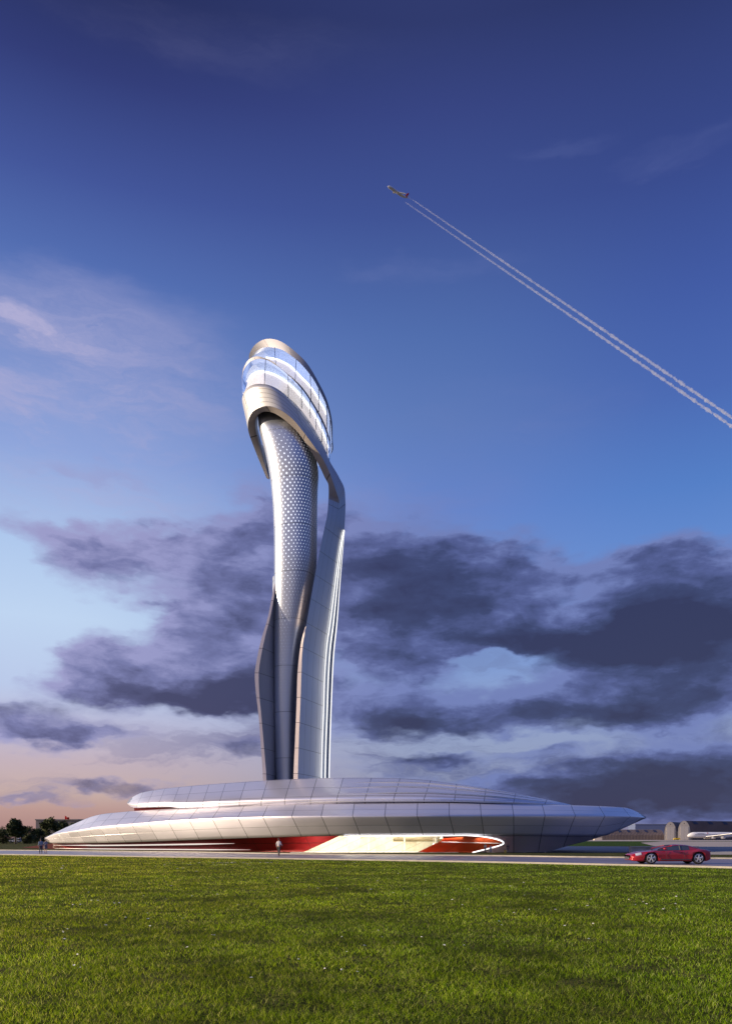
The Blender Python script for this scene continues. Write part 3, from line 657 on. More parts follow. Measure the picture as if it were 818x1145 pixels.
# perforated shaft
SL = [(455,289),(462,288),(475,288.4),(490,290.8),(510,296),(530,300),(545,302.4),(575,304.8),(600,305.7),(650,306),(700,306),(750,306.4),(790,306.5),(871,308)]
SR = [(455,300),(462,312),(475,330),(490,345),(510,354),(530,357),(545,356),(575,355.4),(600,355.2),(625,355),(650,352),(680,346.5),(700,342.5),(720,338.5),(750,335),(790,332.5),(871,331)]
PF = [(478,0),(492,.28),(510,.62),(535,.95),(575,1),(610,.85),(650,.55),(690,.4),(740,.3),(785,.16),(800,0)]
NA = 96; rows = []; pf = []; svs = list(np.linspace(455, 871, 90))+[884]
for v in svs:
    vi = min(v, 871); l_, r_x = itp(SL, vi), itp(SR, vi); cx = (l_+r_x)/2; w = (r_x-l_)/2*YT/F; dep = w*.95; row = []; pr = []
    c = P(cx, v, YT)
    for k in range(NA):
        a = 2*PI*k/NA; ca, sa = math.cos(a), math.sin(a); pw_ = .78
        x = math.copysign(abs(ca)**pw_, ca); y = math.copysign(abs(sa)**pw_, sa)
        # a = 0 is +x, front is -y
        rot = R(-14); xr = x*math.cos(rot)-y*math.sin(rot); yr_ = x*math.sin(rot)+y*math.cos(rot); xr = max(-1, min(1, xr*.93))
        row.append(Vector((c.x+xr*w, YT+yr_*dep, c.z)))
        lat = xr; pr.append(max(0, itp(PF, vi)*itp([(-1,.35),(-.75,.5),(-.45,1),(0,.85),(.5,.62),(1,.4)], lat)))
    rows.append(row); pf.append(pr)
bm = grid(rows, lambda i, j: (.5, rows[i][0].z/6.5), wrap=True)
fl = bm.verts.layers.float.new('perf'); bm.verts.ensure_lookup_table()
for i in range(len(rows)):
    for j in range(NA): bm.verts[i*NA+j][fl] = pf[i][j]
u2 = bm.loops.layers.uv.new('HoleMap'); idx = 0
for i in range(len(rows)-1):
    for j in range(NA):
        f = bm.faces[idx] if False else None
bm.faces.ensure_lookup_table()
for f_i, f in enumerate(bm.faces):
    i, j = divmod(f_i, NA)
    for lp, (a, b) in zip(f.loops, ((i, j), (i, j+1), (i+1, j+1), (i+1, j))):
        lp[u2].uv = (b/NA*38, rows[a][0].z/.88)
    
bmesh.ops.recalc_face_normals(bm, faces=bm.faces)
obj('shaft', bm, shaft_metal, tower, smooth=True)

# cabin rings
def ring(px, rad, yo=0.0, n=72, yc=YT, pw_=1.0, t0=0.0, t1=1.0):
    pts = cat([r1(x, y)+(0,) for x, y in px], n); out = []
    for k, p in enumerate(pts):
        t = t0+(t1-t0)*k/(n-1); out.append(P(p.x, p.y, yc+yo-rad*math.sin(PI*t**.85)))
    return out
def close(fr, yc=YT, n=40, tilt=.35):
    a, b = fr[0], fr[-1]; back = []
    for k in range(1, n):
        j = (len(fr)-1)*(n-k)/n; q = fr[int(j)].lerp(fr[min(len(fr)-1, int(j)+1)], j-int(j))
        s = (q.x-a.x)/(b.x-a.x); zc = a.z+(b.z-a.z)*s
        back.append(Vector((q.x, 2*yc-q.y, zc-tilt*(q.z-zc))))
    return fr+back
capT = [(144,166),(148,128),(178,80),(230,48),(290,47),(350,73),(420,128),(480,190),(540,290),(590,395),(618,510),(622,620)]
capB = [(146,170),(172,127),(215,99),(260,92),(330,106),(400,152),(445,192),(505,266),(552,350),(590,435),(612,535),(617,630)]
MT = [(104,262),(112,215),(140,166),(180,146),(220,150),(280,175),(340,225),(400,272),(460,335),(520,425),(570,515),(600,595),(612,655)]
MB = [(104,275),(114,228),(146,180),(195,159),(245,166),(300,197),(350,236),(410,292),(466,358),(524,450),(570,540),(598,618),(610,675)]
LT = [(106,380),(125,335),(165,308),(210,302),(265,311),(325,343),(385,393),(445,455),(510,545),(570,655),(606,745)]
LL = [(128,322),(145,275),(172,246),(205,236),(240,236),(300,256),(370,302),(440,372),(500,452),(540,522),(578,612),(596,670)]
UL = [(225,152),(262,156),(310,166),(380,202),(440,262),(500,325),(550,405),(590,485),(606,570)]
MT_P = [(225,152),(280,177),(340,227),(400,274),(460,337),(520,427),(570,517),(600,600)]
def loft(a, b, m, name, parent, sub=2, per=6.0, wrap=True, bulge=0, vs=(.2, .8), lined=True):
    n = len(a); rows = []
    for k in range(sub+1):
        rows.append([a[i].lerp(b[i], k/sub) for i in range(n)])
    rows = [[r[i] for r in rows] for i in range(n)]
    if wrap: rows.append(rows[0])
    bm = grid(rows, lambda i, j: (i/per, vs[0]+(vs[1]-vs[0])*j/sub)); bmesh.ops.recalc_face_normals(bm, faces=bm.faces)
    return obj(name, bm, m, parent, smooth=True)
rcapT, rcapB = close(ring(capT, 5.6)), close(ring(capB, 5.6)); rMT, rMB = close(ring(MT, 5.9)), close(ring(MB, 5.8)); rLT = close(cat(tr[3][25:76], 72))
cap_o = loft(rcapT, rcapB, cap_metal, 'roof_band', tower, per=12)
bm = bmesh.new(); cen = sum(rcapT, Vector())/len(rcapT); vsx = [bm.verts.new(p) for p in rcapT]; cv = bm.verts.new(cen+Vector((0, 0, .6)))
for i in range(len(vsx)): bm.faces.new((vsx[i], vsx[(i+1) % len(vsx)], cv))
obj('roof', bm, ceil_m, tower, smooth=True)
loft(rcapB, rMT, glass, 'upper_glazing', tower)
loft(rMT, rMB, cap_metal, 'middle_band', tower, per=12)
rLT2 = [p.copy() for p in rLT]
loft(rMB, rLT2, glass, 'lower_glazing', tower)
# lit parapets and cove lights just inside the glass
pl = ring(LL, 4.9, .2); pb = ring([(118,372)]+LT[1:-1]+[(598,722)], 4.9, .25)
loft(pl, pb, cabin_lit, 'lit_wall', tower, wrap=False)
bm = bmesh.new(); tube(bm, [p+Vector((0, -.1, 0)) for p in pl[3:]], .11, 6); obj('cove_light', bm, glow_line, tower)
pu = ring(UL, 5.0, .1, t0=.2); pm = ring(MT_P, 5.0, .15, t0=.2)
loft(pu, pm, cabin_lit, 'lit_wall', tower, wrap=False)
bm = bmesh.new(); tube(bm, [p+Vector((0, -.1, 0)) for p in pu[2:]], .10, 6); obj('cove_light', bm, glow_line, tower)
# floor slabs behind the bands
for rg, nm in ((rMB, 'deck_floor'), (rLT, 'deck_floor')):
    bm = bmesh.new(); cen = sum(rg, Vector())/len(rg); q = [cen+(p-cen)*.93 for p in rg]; vsx = [bm.verts.new(p) for p in q]; cv = bm.verts.new(cen)
    for i in range(len(vsx)): bm.faces.new((vsx[i], vsx[(i+1) % len(vsx)], cv))
    obj(nm, bm, ceil_m, tower)
for (ra, rb, xs) in ((rcapB, rMT, (296, 410, 496, 545, 590, 608)), (rMB, rLT, (236, 366, 444, 496, 530, 560, 590))):
    for x in xs:
        U = r1(x, 0)[0]
        def at(rg):
            fr = rg[:72]; best = min(fr, key=lambda p: abs(CX+p.x/p.y*F-U)); return best
        p, q = at(ra), at(rb); bm = bmesh.new(); tube(bm, [p+Vector((0, -.03, 0)), q+Vector((0, -.03, 0))], .048, 6); obj('mullion', bm, dark_metal, tower)
#@@NEXT
# ------------------------------------------------------------------ lawn
def road_near_y(x):
    return np.interp(x, [p.x for p in near], [p.y for p in near])
def grass_mesh():
    NB = 620000
    y = 5.6*np.exp(rng.random(NB)*math.log(80/5.6)); x = (rng.random(NB)*2-1)*(y*.52+3.0)
    # tussocks: pull blades together and vary height in patches
    def sn(x, y, s, ph): return np.sin(x*s+ph+1.7*np.sin(y*s*.8+ph*2))*np.cos(y*s*1.1-ph+1.3*np.sin(x*s*.7))
    gap = .5+.3*sn(x, y, 8.5, 5)+.3*sn(x, y, 3.1, 7)+.15*sn(x, y, 19, 2); bare = sn(x, y, .9, 4)+.6*sn(x, y, 2.3, 8)
    keep = (y < road_near_y(x)+.05+.12*sn(x, y, 5, 1)) & (rng.random(NB) < .30+.9*np.clip(gap, 0, 1)) & ~((bare > 1.15) & (rng.random(NB) > .35)); x, y = x[keep], y[keep]; n = len(x)
    patch = .5+.25*sn(x, y, .55, 1)+.25*sn(x, y, 1.9, 2)+.12*sn(x, y, 6.5, 3)
    h = (.022+.034*rng.random(n)**1.7+.024*np.clip(patch, 0, 1))*(1+.35*(rng.random(n) > .96))
    h *= np.clip((road_near_y(x)-y)/1.0+.45, .45, 1)
    wd = .0026*(np.maximum(y, 6)/6)**.85*(.7+.6*rng.random(n))
    ang = rng.random(n)*2*PI; tilt = .4+1.3*rng.random(n); ta = rng.random(n)*2*PI
    dx, dy = np.cos(ang)*wd/2, np.sin(ang)*wd/2
    lx, ly = np.cos(ta)*h*tilt, np.sin(ta)*h*tilt
    V = np.empty((n, 5, 3), np.float32)
    V[:, 0] = np.stack([x-dx, y-dy, np.full(n, -.005)], 1); V[:, 1] = np.stack([x+dx, y+dy, np.full(n, -.005)], 1)
    V[:, 2] = np.stack([x-dx*.8+lx*.35, y-dy*.8+ly*.35, h*.6], 1); V[:, 3] = np.stack([x+dx*.8+lx*.35, y+dy*.8+ly*.35, h*.6], 1)
    V[:, 4] = np.stack([x+lx, y+ly, h], 1)
    base_i = (np.arange(n)*5)[:, None]
    q = base_i+np.array([0, 1, 3, 2]); t = base_i+np.array([2, 3, 4])
    loops = np.concatenate([q, t], 1).reshape(-1).astype(np.int32)
    starts = (np.arange(n)[:, None]*7+np.array([0, 4])).reshape(-1).astype(np.int32)
    me = bpy.data.meshes.new('grass'); me.vertices.add(n*5); me.vertices.foreach_set('co', V.reshape(-1))
    me.loops.add(len(loops)); me.loops.foreach_set('vertex_index', loops)
    me.polygons.add(len(starts)); me.polygons.foreach_set('loop_start', starts); me.update(calc_edges=True)
    at = me.attributes.new('tone', 'FLOAT', 'POINT'); at.data.foreach_set('value', np.repeat(rng.random(n).astype(np.float32), 5))
    return me
def grass_material():
    m = bpy.data.materials.new('grass_blades'); m.use_nodes = True; t = m.node_tree; n = t.nodes; l = t.links; b = n['Principled BSDF']
    at = n.new('ShaderNodeAttribute'); at.attribute_name = 'tone'; rp = n.new('ShaderNodeValToRGB'); l.new(at.outputs['Fac'], rp.inputs[0]); e = rp.color_ramp.elements
    e[0].color = (.06, .13, .002, 1); e[1].color = (.56, .62, .22, 1); k = e.new(.5); k.color = (.17, .30, .003, 1); k = e.new(.82); k.color = (.33, .45, .015, 1)
    g = n.new('ShaderNodeNewGeometry'); nz_ = n.new('ShaderNodeTexNoise'); nz_.inputs['Scale'].default_value = .35; nz_.inputs['Detail'].default_value = 6; nz_.inputs['Roughness'].default_value = .65
    l.new(g.outputs['Position'], nz_.inputs['Vector']); mr = n.new('ShaderNodeMapRange'); mr.inputs[1].default_value = .35; mr.inputs[2].default_value = .65; mr.inputs[3].default_value = .45; mr.inputs[4].default_value = 1.75
    l.new(nz_.outputs[0], mr.inputs[0]); vm = n.new('ShaderNodeVectorMath'); vm.operation = 'SCALE'; l.new(rp.outputs[0], vm.inputs[0]); l.new(mr.outputs[0], vm.inputs['Scale'])
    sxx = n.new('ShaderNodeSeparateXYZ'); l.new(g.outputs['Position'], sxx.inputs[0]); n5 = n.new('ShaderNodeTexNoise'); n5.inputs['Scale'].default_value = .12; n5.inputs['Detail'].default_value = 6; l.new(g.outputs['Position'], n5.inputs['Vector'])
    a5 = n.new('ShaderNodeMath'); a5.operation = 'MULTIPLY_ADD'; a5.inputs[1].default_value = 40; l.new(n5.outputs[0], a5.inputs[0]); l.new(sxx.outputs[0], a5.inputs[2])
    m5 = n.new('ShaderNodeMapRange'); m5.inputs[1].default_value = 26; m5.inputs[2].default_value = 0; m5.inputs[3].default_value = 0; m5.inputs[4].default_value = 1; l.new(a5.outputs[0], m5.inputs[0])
    x5 = n.new('ShaderNodeMix'); x5.data_type = 'RGBA'; x5.blend_type = 'MULTIPLY'; l.new(m5.outputs[0], x5.inputs[0]); l.new(vm.outputs[0], x5.inputs[6]); x5.inputs[7].default_value = (1.9, 1.4, 1.1, 1); vm = x5  # yellower, brighter blades leftward: part drier grass, part sunlight painted into the colour
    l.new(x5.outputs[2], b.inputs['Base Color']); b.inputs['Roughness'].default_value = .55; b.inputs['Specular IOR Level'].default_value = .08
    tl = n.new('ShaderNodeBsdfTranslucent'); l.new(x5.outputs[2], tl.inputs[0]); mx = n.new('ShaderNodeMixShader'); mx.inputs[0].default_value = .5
    l.new(b.outputs[0], mx.inputs[1]); l.new(tl.outputs[0], mx.inputs[2]); l.new(mx.outputs[0], n['Material Output'].inputs[0]); return m
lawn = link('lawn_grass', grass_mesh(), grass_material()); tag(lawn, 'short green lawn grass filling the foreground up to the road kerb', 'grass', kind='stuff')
# scattered little white flowers and scraps in the lawn
bm = bmesh.new()
clus = [(250,962,30,40),(205,972,26,14),(305,958,26,12),(70,970,6,6),(490,953,10,5),(130,1030,120,20),(400,985,200,20),(600,1000,160,22),(745,1020,40,10),(70,1048,10,4),(85,1087,5,3),(430,1060,200,18)]
for (u, v, su, n_) in clus:
    for k in range(n_):
        vv = max(966 if u > 0 else 966, v+random.gauss(0, 5 if su < 50 else 22)); uu = u+random.gauss(0, su*.6)
        if vv < itp(NEAR, uu)+2.5: continue
        p = Gp(uu, vv); r = random.uniform(.015, .036)*(p.y/14)**.7
        z = random.uniform(.05, .10); a0 = random.random()*6
        vs0 = [bm.verts.new((p.x+r*math.cos(a0+a*PI/3)*(1 if a % 2 else .55), p.y+r*math.sin(a0+a*PI/3)*(1 if a % 2 else .55), z+random.uniform(-.006, .012))) for a in range(6)]
        cvx = bm.verts.new((p.x, p.y, z+.012))
        for a in range(6): bm.faces.new((vs0[a], vs0[(a+1) % 6], cvx))
tag(obj('wildflowers', bm, mat('petal_white', (.75, .74, .68), .7)), 'tiny white flowers dotted across the green lawn', 'flowers', kind='stuff')

# ------------------------------------------------------------------ trees and block behind the left tip
bark = mat('bark', (.07, .05, .035), .9, noise_amt=.3, nscale=4)
def leaf_mat(name, c):
    m = mat(name, c, .7, noise_amt=.45, nscale=.8); return m
leaf_ms = [leaf_mat('leaves_dark', (.030, .050, .014)), leaf_mat('leaves_mid', (.045, .065, .018)), leaf_mat('leaves_olive', (.055, .070, .018))]
def tree(u, vt, vb, wpx, label, mi, open_trunk=False):
    p = Gp(u, vb); Y = p.y; tree_at(p, (vb-vt)*Y/F*1.04, wpx*Y/F/2*1.3, label, mi, open_trunk)
def tree_at(p, Hh, Wd, label, mi, open_trunk=False, name='broadleaf_tree', nb=46, nl=110):
    root = empty(name, label, 'tree', p, 'trees standing behind the left tip of the building')
    bm = bmesh.new(); tube(bm, [p, p+Vector((.1, 0, Hh*.3)), p+Vector((.2, .1, Hh*.75))], [Hh*.035, Hh*.028, Hh*.008], 7)
    for k in range(6):
        a = k*1.05+random.random(); z0 = Hh*(.28+.07*k); tube(bm, [p+Vector((.1, 0, z0)), p+Vector((math.cos(a)*Wd*.4, math.sin(a)*Wd*.4, z0+Hh*.13)), p+Vector((math.cos(a)*Wd*.75, math.sin(a)*Wd*.75, z0+Hh*.22))], [Hh*.014, Hh*.009, Hh*.003], 5)
    obj('trunk', bm, bark, root)
    bm = bmesh.new(); lo = .32 if open_trunk else .06
    blobs = []
    for k in range(nb):
        a = random.random()*2*PI; zz = random.random(); rr = math.sqrt(random.random())*Wd*.78*math.sin(PI*(.18+.72*zz))**.8
        blobs.append((p+Vector((math.cos(a)*rr, math.sin(a)*rr, Hh*(lo+(.90-lo)*zz))), Wd*random.uniform(.20, .36)))
    for (c, r) in blobs:
        for q in range(nl):
            d = Vector((random.gauss(0, 1), random.gauss(0, 1), random.gauss(0, .8))).normalized()*r*random.random()**.4
            o = c+d; s = random.uniform(.16, .36)*Hh/8; n1 = Vector((random.gauss(0, 1), random.gauss(0, 1), random.gauss(0, 1))).normalized(); n2 = n1.cross(Vector((random.random(), random.random(), 1))).normalized()
            if o.z < .1: continue
            bm.faces.new([bm.verts.new(o+n1*s), bm.verts.new(o+n2*s*.8), bm.verts.new(o-n1*s), bm.verts.new(o-n2*s*.8)])
    obj('crown', bm, leaf_ms[mi], root)
for t in [(-22,922,943.6,34,'dark broad tree cut by the left picture edge',0),(3,926.5,943.8,22,'low dark tree between the picture edge and the open trunked tree',1),
          (17,916,944,19,'tall dark tree with its bare trunk showing near the left edge',0,True),(30,925,943.6,20,'bushy olive tree just right of the open trunked tree',2),
          (42,926.5,943.2,15,'dark bushy tree in front of the beige block corner',0),(55,915.5,943,20,'tall olive tree in front of the beige block, left of the building tip',2),
          (70,919,942.6,22,'dark tree whose crown shows over the shell tip under the red banner',0),(84,920,942.4,18,'rightmost dark tree showing over the sloping shell',1)]:
    tree(*t)
blk = empty('concrete_block_building', 'plain beige flat roofed block rising behind the trees on the left', 'building', P(64, 938, 330).xyz*Vector((1, 1, 0)))
bx0, bx1 = P(40, 0, 330).x, P(112, 0, 330).x; ztp = P(0, 917.3, 330).z
bm = bmesh.new(); box(bm, ((bx0+bx1)/2, 338, ztp/2), (bx1-bx0, 16, ztp)); obj('wall', bm, mat('beige_render', (.22, .19, .18), .9, noise_amt=.15, nscale=.2), blk)
bm = bmesh.new(); box(bm, ((bx0+bx1)/2, 338, ztp+.18), (bx1-bx0+.5, 16.5, .5)); obj('parapet', bm, mat('parapet_stone', (.30, .26, .24), .8), blk)
bm = bmesh.new()
rws = [[Vector((P(72.7+4.6*k/8, 0, 329).x, 329+.25*math.sin(k*1.1), ztp+.3+z*(1+.10*math.sin(k)-(.45*k/8 if z > .5 else 0)))) for z in (0, 1.35)] for k in range(9)]
grid(rws, bm=bm); bmesh.ops.solidify(bm, geom=bm.faces[:], thickness=.05); tube(bm, [rws[0][0]+Vector((0, 0, -.4)), rws[0][1]+Vector((0, 0, .3))], .06, 6)
tag(obj('rooftop_flag', bm, mat('flag_red', (.62, .02, .02), .6), None, origin=rws[0][0]), 'small bright red flag on the roof edge of the beige block', 'flag')
def van(u, v, label):
    p = Gp(u, v); r_ = empty('parked_van', label, 'van', p)
    sec = [(0, .5), (.1, .95), (.9, 1.2), (1.5, 1.9), (4.3, 1.95), (4.45, .5)]
    bm = bmesh.new(); a = [bm.verts.new((p.x+x-2.2, p.y-.9, z)) for x, z in sec]; b = [bm.verts.new((p.x+x-2.2, p.y+.9, z)) for x, z in sec]
    bm.faces.new(a); bm.faces.new(b[::-1])
    for i in range(6): bm.faces.new((a[i], a[(i+1) % 6], b[(i+1) % 6], b[i]))
    bmesh.ops.recalc_face_normals(bm, faces=bm.faces); obj('body', bm, mat('van_white', (.62, .62, .66), .4), r_)
    for x in (-1.3, 1.4):
        bm = bmesh.new(); tube(bm, [(p.x+x, p.y-.95, .35), (p.x+x, p.y+.95, .35)], .35, 12); obj('wheel', bm, dark, r_)
    bm = bmesh.new(); box(bm, (p.x+.2, p.y-.91, 1.5), (2.6, .03, .45)); obj('window', bm, dark, r_)
van(16.5, 942.6, 'white van glimpsed under the tree at the far left')

# ------------------------------------------------------------------ hangars, parked airliner, truck at the right horizon
def corr(name, c, sc=9.0):
    m = mat(name, c, .75, noise_amt=.2, nscale=.05); t = m.node_tree; b = t.nodes['Principled BSDF']
    tcn = t.nodes.new('ShaderNodeTexCoord'); w = t.nodes.new('ShaderNodeTexWave'); w.wave_type = 'BANDS'; w.bands_direction = 'X'; w.inputs['Scale'].default_value = sc; t.links.new(tcn.outputs['Object'], w.inputs[0])
    bp = t.nodes.new('ShaderNodeBump'); bp.inputs['Distance'].default_value = .2; t.links.new(w.outputs[0], bp.inputs['Height']); t.links.new(bp.outputs[0], b.inputs['Normal']); return m
roof_m = corr('hangar_roof', (.11, .085, .085), .18); wall_m2 = mat('hangar_wall', (.50, .45, .38), .8, noise_amt=.1, nscale=.2)
sky_light = mat('roof_skylight', (.02, .03, .07), .4)
long_root = empty('long_hangar', 'long low dark corrugated hangar with blue roof lights behind the hull tip', 'hangar', Vector((P(705, 0, 930).x, 930, 0)))
def vault(x0, y0, w, h, d, n=20, flat=0.25):
    """profile in XZ swept along d; returns rows"""
    pr = [(0, 0)]+[(w/2-w/2*math.cos(PI*k/n), h*(flat+(1-flat)*math.sin(PI*k/n)**.85)) for k in range(n+1)]+[(w, 0)]
    return [[Vector((x0+a+d[0]*s, y0+d[1]*s, z)) for a, z in pr] for s in (0, .25, .5, .75, 1)], pr
x0, x1 = P(600, 0, 930).x, P(742, 0, 930).x; hh = P(0, 927.6, 930).z
bm = bmesh.new(); prf = [(0, 0), (0, hh*.45), (3, hh*.72), (9, hh*.93), (18, hh), (30, hh*.9), (36, hh*.45), (36, 0)]
rws = [[Vector((x, 930+a, z)) for a, z in prf] for x in np.linspace(x0, x1, 30)]
grid(rws, bm=bm); poly(bm, [Vector((x1, 930+a, z)) for a, z in prf]); poly(bm, [Vector((x0, 930+a, z)) for a, z in prf]); obj('shell', bm, roof_m, long_root)
for u in (672, 692, 702, 712, 722, 732):
    bm = bmesh.new(); xx = P(u, 0, 932).x; poly(bm, [Vector((xx, 930+a-.3, z+.15)) for a, z in prf[2:4]][::1]+[Vector((xx+2.6, 930+a-.3, z+.15)) for a, z in prf[2:4]][::-1]); obj('skylight', bm, sky_light, long_root)
bb = empty('flat_roofed_terminal', 'distant blue grey flat roofed building rising behind the long hangar', 'building', Vector((P(727, 0, 1100).x, 1100, 0)))
bm = bmesh.new(); box(bm, (P(727, 0, 1110).x, 1115, P(0, 922.3, 1100).z/2), ((744-704)*1100/F, 30, P(0, 922.3, 1100).z)); obj('wall', bm, mat('blue_grey_wall', (.10, .13, .24), .6), bb)
bm = bmesh.new(); box(bm, (P(727, 0, 1110).x, 1115, P(0, 922.3, 1100).z+.5), ((744-704)*1100/F+1, 31, 1.0)); obj('roof', bm, mat('blue_grey_roof', (.16, .19, .30), .5), bb)
shed = empty('small_shed', 'tiny pale lit shed at the left end of the long hangar', 'shed', Vector((P(668.5, 0, 800).x, 800, 0)))
bm = bmesh.new(); box(bm, (P(668.5, 0, 800).x, 802, 1.7), (8, 4, 3.4)); obj('wall', bm, mat('shed_wall', (.6, .52, .42), .8), shed)
bm = bmesh.new(); box(bm, (P(668.5, 0, 800).x, 802, 3.6), (8.6, 4.8, .3)); obj('roof', bm, concrete, shed)
def arch_hangar(u0, u1, v, Y, d, lab, lights):
    x0, x1 = P(u0, 0, Y).x, P(u1, 0, Y).x; h = P(0, v, Y).z; w = x1-x0
    r = empty('arched_hangar', lab, 'hangar', Vector(((x0+x1)/2, Y, 0)), 'arched hangars on the airfield')
    rows, pr = vault(x0, Y, w, h, d)
    obj('vault_roof', grid(rows), roof_m, r, smooth=False)
    bm = bmesh.new(); poly(bm, [Vector((x0+a+.1, Y-.6, z*1.0)) for a, z in pr]); f0 = bm.faces[:]; bmesh.ops.triangulate(bm, faces=f0); obj('front_wall', bm, wall_m2, r)
    for s in (-1, 1):
        bm = bmesh.new(); box(bm, ((x0+x1)/2+s*w*.165, Y-1.2, h*.36), (w*.32, .3, h*.70)); obj('sliding_door', bm, mat('hangar_door', (.56, .51, .44), .7), r)
    bm = bmesh.new(); tube(bm, [((x0+x1)/2, Y-1.2, h*.86), ((x0+x1)/2, Y-1.5, h*.86)], .55, 12); obj('round_vent', bm, dark, r)
    k0, k1 = 13, 17
    for (s0, s1) in lights:
        bm = bmesh.new(); pts = [Vector((x0+pr[k][0]+d[0]*s0+.15, Y+d[1]*s0-.35, pr[k][1]+.2)) for k in range(k0, k1)]+[Vector((x0+pr[k][0]+d[0]*s1+.15, Y+d[1]*s1-.35, pr[k][1]+.2)) for k in range(k1-1, k0-1, -1)]
        rr_ = [[Vector((x0+pr[k][0]+d[0]*s+.15, Y+d[1]*s-.35, pr[k][1]+.2)) for k in range(k0, k1)] for s in (s0, s1)]
        bm.free(); obj('skylight', grid(rr_), sky_light, r)
arch_hangar(742, 755.5, 919.2, 900, (30, 40), 'left of the two beige arched hangar fronts', [])
arch_hangar(757, 771.2, 918, 896, (150, 60), 'right arched hangar front with a long ribbed roof running out of frame', [(.05, .09), (.19, .23), (.33, .37), (.47, .51)])

white_p = mat('airliner_white', (.72, .71, .72), .35, noise_amt=.03); red_p = mat('airliner_red', (.55, .03, .03), .4); grey_p = mat('airliner_grey', (.42, .43, .46), .4, .3)
def loft_tube(bm, st, seg=20):
    """st: (x, z, radius_y, radius_z)"""
    rows = [[Vector((x, ry*math.cos(2*PI*k/seg), z+rz*math.sin(2*PI*k/seg))) for k in range(seg)] for x, z, ry, rz in st]
    grid(rows, wrap=True, bm=bm); bmesh.ops.remove_doubles(bm, verts=bm.verts, dist=1e-4); return bm
def wing_bm(pts, th):
    """pts: plan outline (x,y,z) root-lead, tip-lead, tip-trail, root-trail"""
    bm = bmesh.new(); a = [bm.verts.new((x, y, z+th/2)) for x, y, z in pts]; b = [bm.verts.new((x, y, z-th/2)) for x, y, z in pts]
    bm.faces.new(a); bm.faces.new(b[::-1])
    for i in range(4): bm.faces.new((a[i], a[(i+1) % 4], b[(i+1) % 4], b[i]))
    bmesh.ops.recalc_face_normals(bm, faces=bm.faces); return bm
def child(name, bm, m, parent, smooth=False):
    me = bpy.data.meshes.new(name)
    for f in bm.faces: f.smooth = smooth
    bm.to_mesh(me); bm.free(); return link(name, me, m, parent)
def airliner(name, label, loc, rz, Lg, rad, gear, engines, marks=True, roll=0.0):
    r = empty(name, label, 'airplane', loc); r.rotation_euler = (roll, 0, rz)
    k = Lg; st = []
    for t, s, dz in [(0,.02,-.35),(.01,.32,-.28),(.03,.58,-.16),(.06,.82,-.06),(.1,.97,0),(.14,1,0),(.5,1,0),(.68,1,0),(.8,.82,.12),(.9,.5,.38),(.97,.22,.6),(1,.05,.7)]:
        st.append((t*k, dz*rad, rad*s, rad*s))
    child('fuselage', loft_tube(bmesh.new(), st), white_p, r, True)
    for s in (-1, 1):
        w = child('wing', wing_bm([(.30*k, s*rad*.7, -rad*.55), (.56*k, s*.47*k, rad*.5), (.60*k, s*.47*k, rad*.5), (.50*k, s*rad*.7, -rad*.55)], rad*.16), grey_p, r)
        child('tailplane', wing_bm([(.88*k, s*rad*.3, rad*.5), (.97*k, s*.16*k, rad*.7), (1.0*k, s*.16*k, rad*.7), (.96*k, s*rad*.3, rad*.5)], rad*.1), grey_p, r)
        for e_y, e_x in engines:
            bm = bmesh.new(); er = rad*.42
            loft_tube(bm, [(0, 0, er*.85, er*.85), (er*.4, 0, er, er), (er*2, 0, er, er), (er*3.6, 0, er*.55, er*.55), (er*3.7, 0, .02, .02)], 16)
            bmesh.ops.translate(bm, vec=(e_x*k, s*e_y*k, -rad*.95), verts=bm.verts); child('engine', bm, white_p, r, True)
    bm = bmesh.new(); pts = [(.84*k, rad*.8), (.94*k, rad*3.6), (.99*k, rad*3.6), (.97*k, rad*.6)]
    a = [bm.verts.new((x, -.15, z)) for x, z in pts]; b = [bm.verts.new((x, .15, z)) for x, z in pts]; bm.faces.new(a); bm.faces.new(b[::-1])
    for i in range(4): bm.faces.new((a[i], a[(i+1) % 4], b[(i+1) % 4], b[i]))
    child('tail_fin', bm, red_p, r)
    if marks:
        for s in (-1, 1):
            bm = bmesh.new()
            box(bm, (.44*k, s*rad*1.0, rad*.18), (.66*k, .06, rad*.10))
            child('window_row', bm, dark, r)
            bm = bmesh.new(); tube(bm, [(.34*k, s*rad*.80, rad*.62), (.34*k, s*rad*.86, rad*.62)], rad*.22, 14); child('round_mark', bm, red_p, r)
            bm = bmesh.new()
            box(bm, (.215*k, s*rad*.90, rad*.50), (.12*k, .3, rad*.13))
            child('cheat_line', bm, mat('letter_grey', (.2, .2, .26), .5), r)
    if gear:
        for (gx, gy) in ((.09, 0), (.46, rad*.8), (.46, -rad*.8)):
            bm = bmesh.new(); tube(bm, [(gx*k, gy, -rad*.8), (gx*k, gy, -loc[2]+.9)], .25, 8); tube(bm, [(gx*k, gy-.6, -loc[2]+.9), (gx*k, gy+.6, -loc[2]+.9)], .9, 12)
            child('landing_gear', bm, dark, r)
    return r
pn = P(768, 934.2, 860)
airliner('parked_airliner', 'white airliner with red mark parked before the right hangar, tail out of frame', Vector((pn.x, 860, 5.6)), R(4), 64, 3.2, True, ((.13, .36), (.24, .47)))
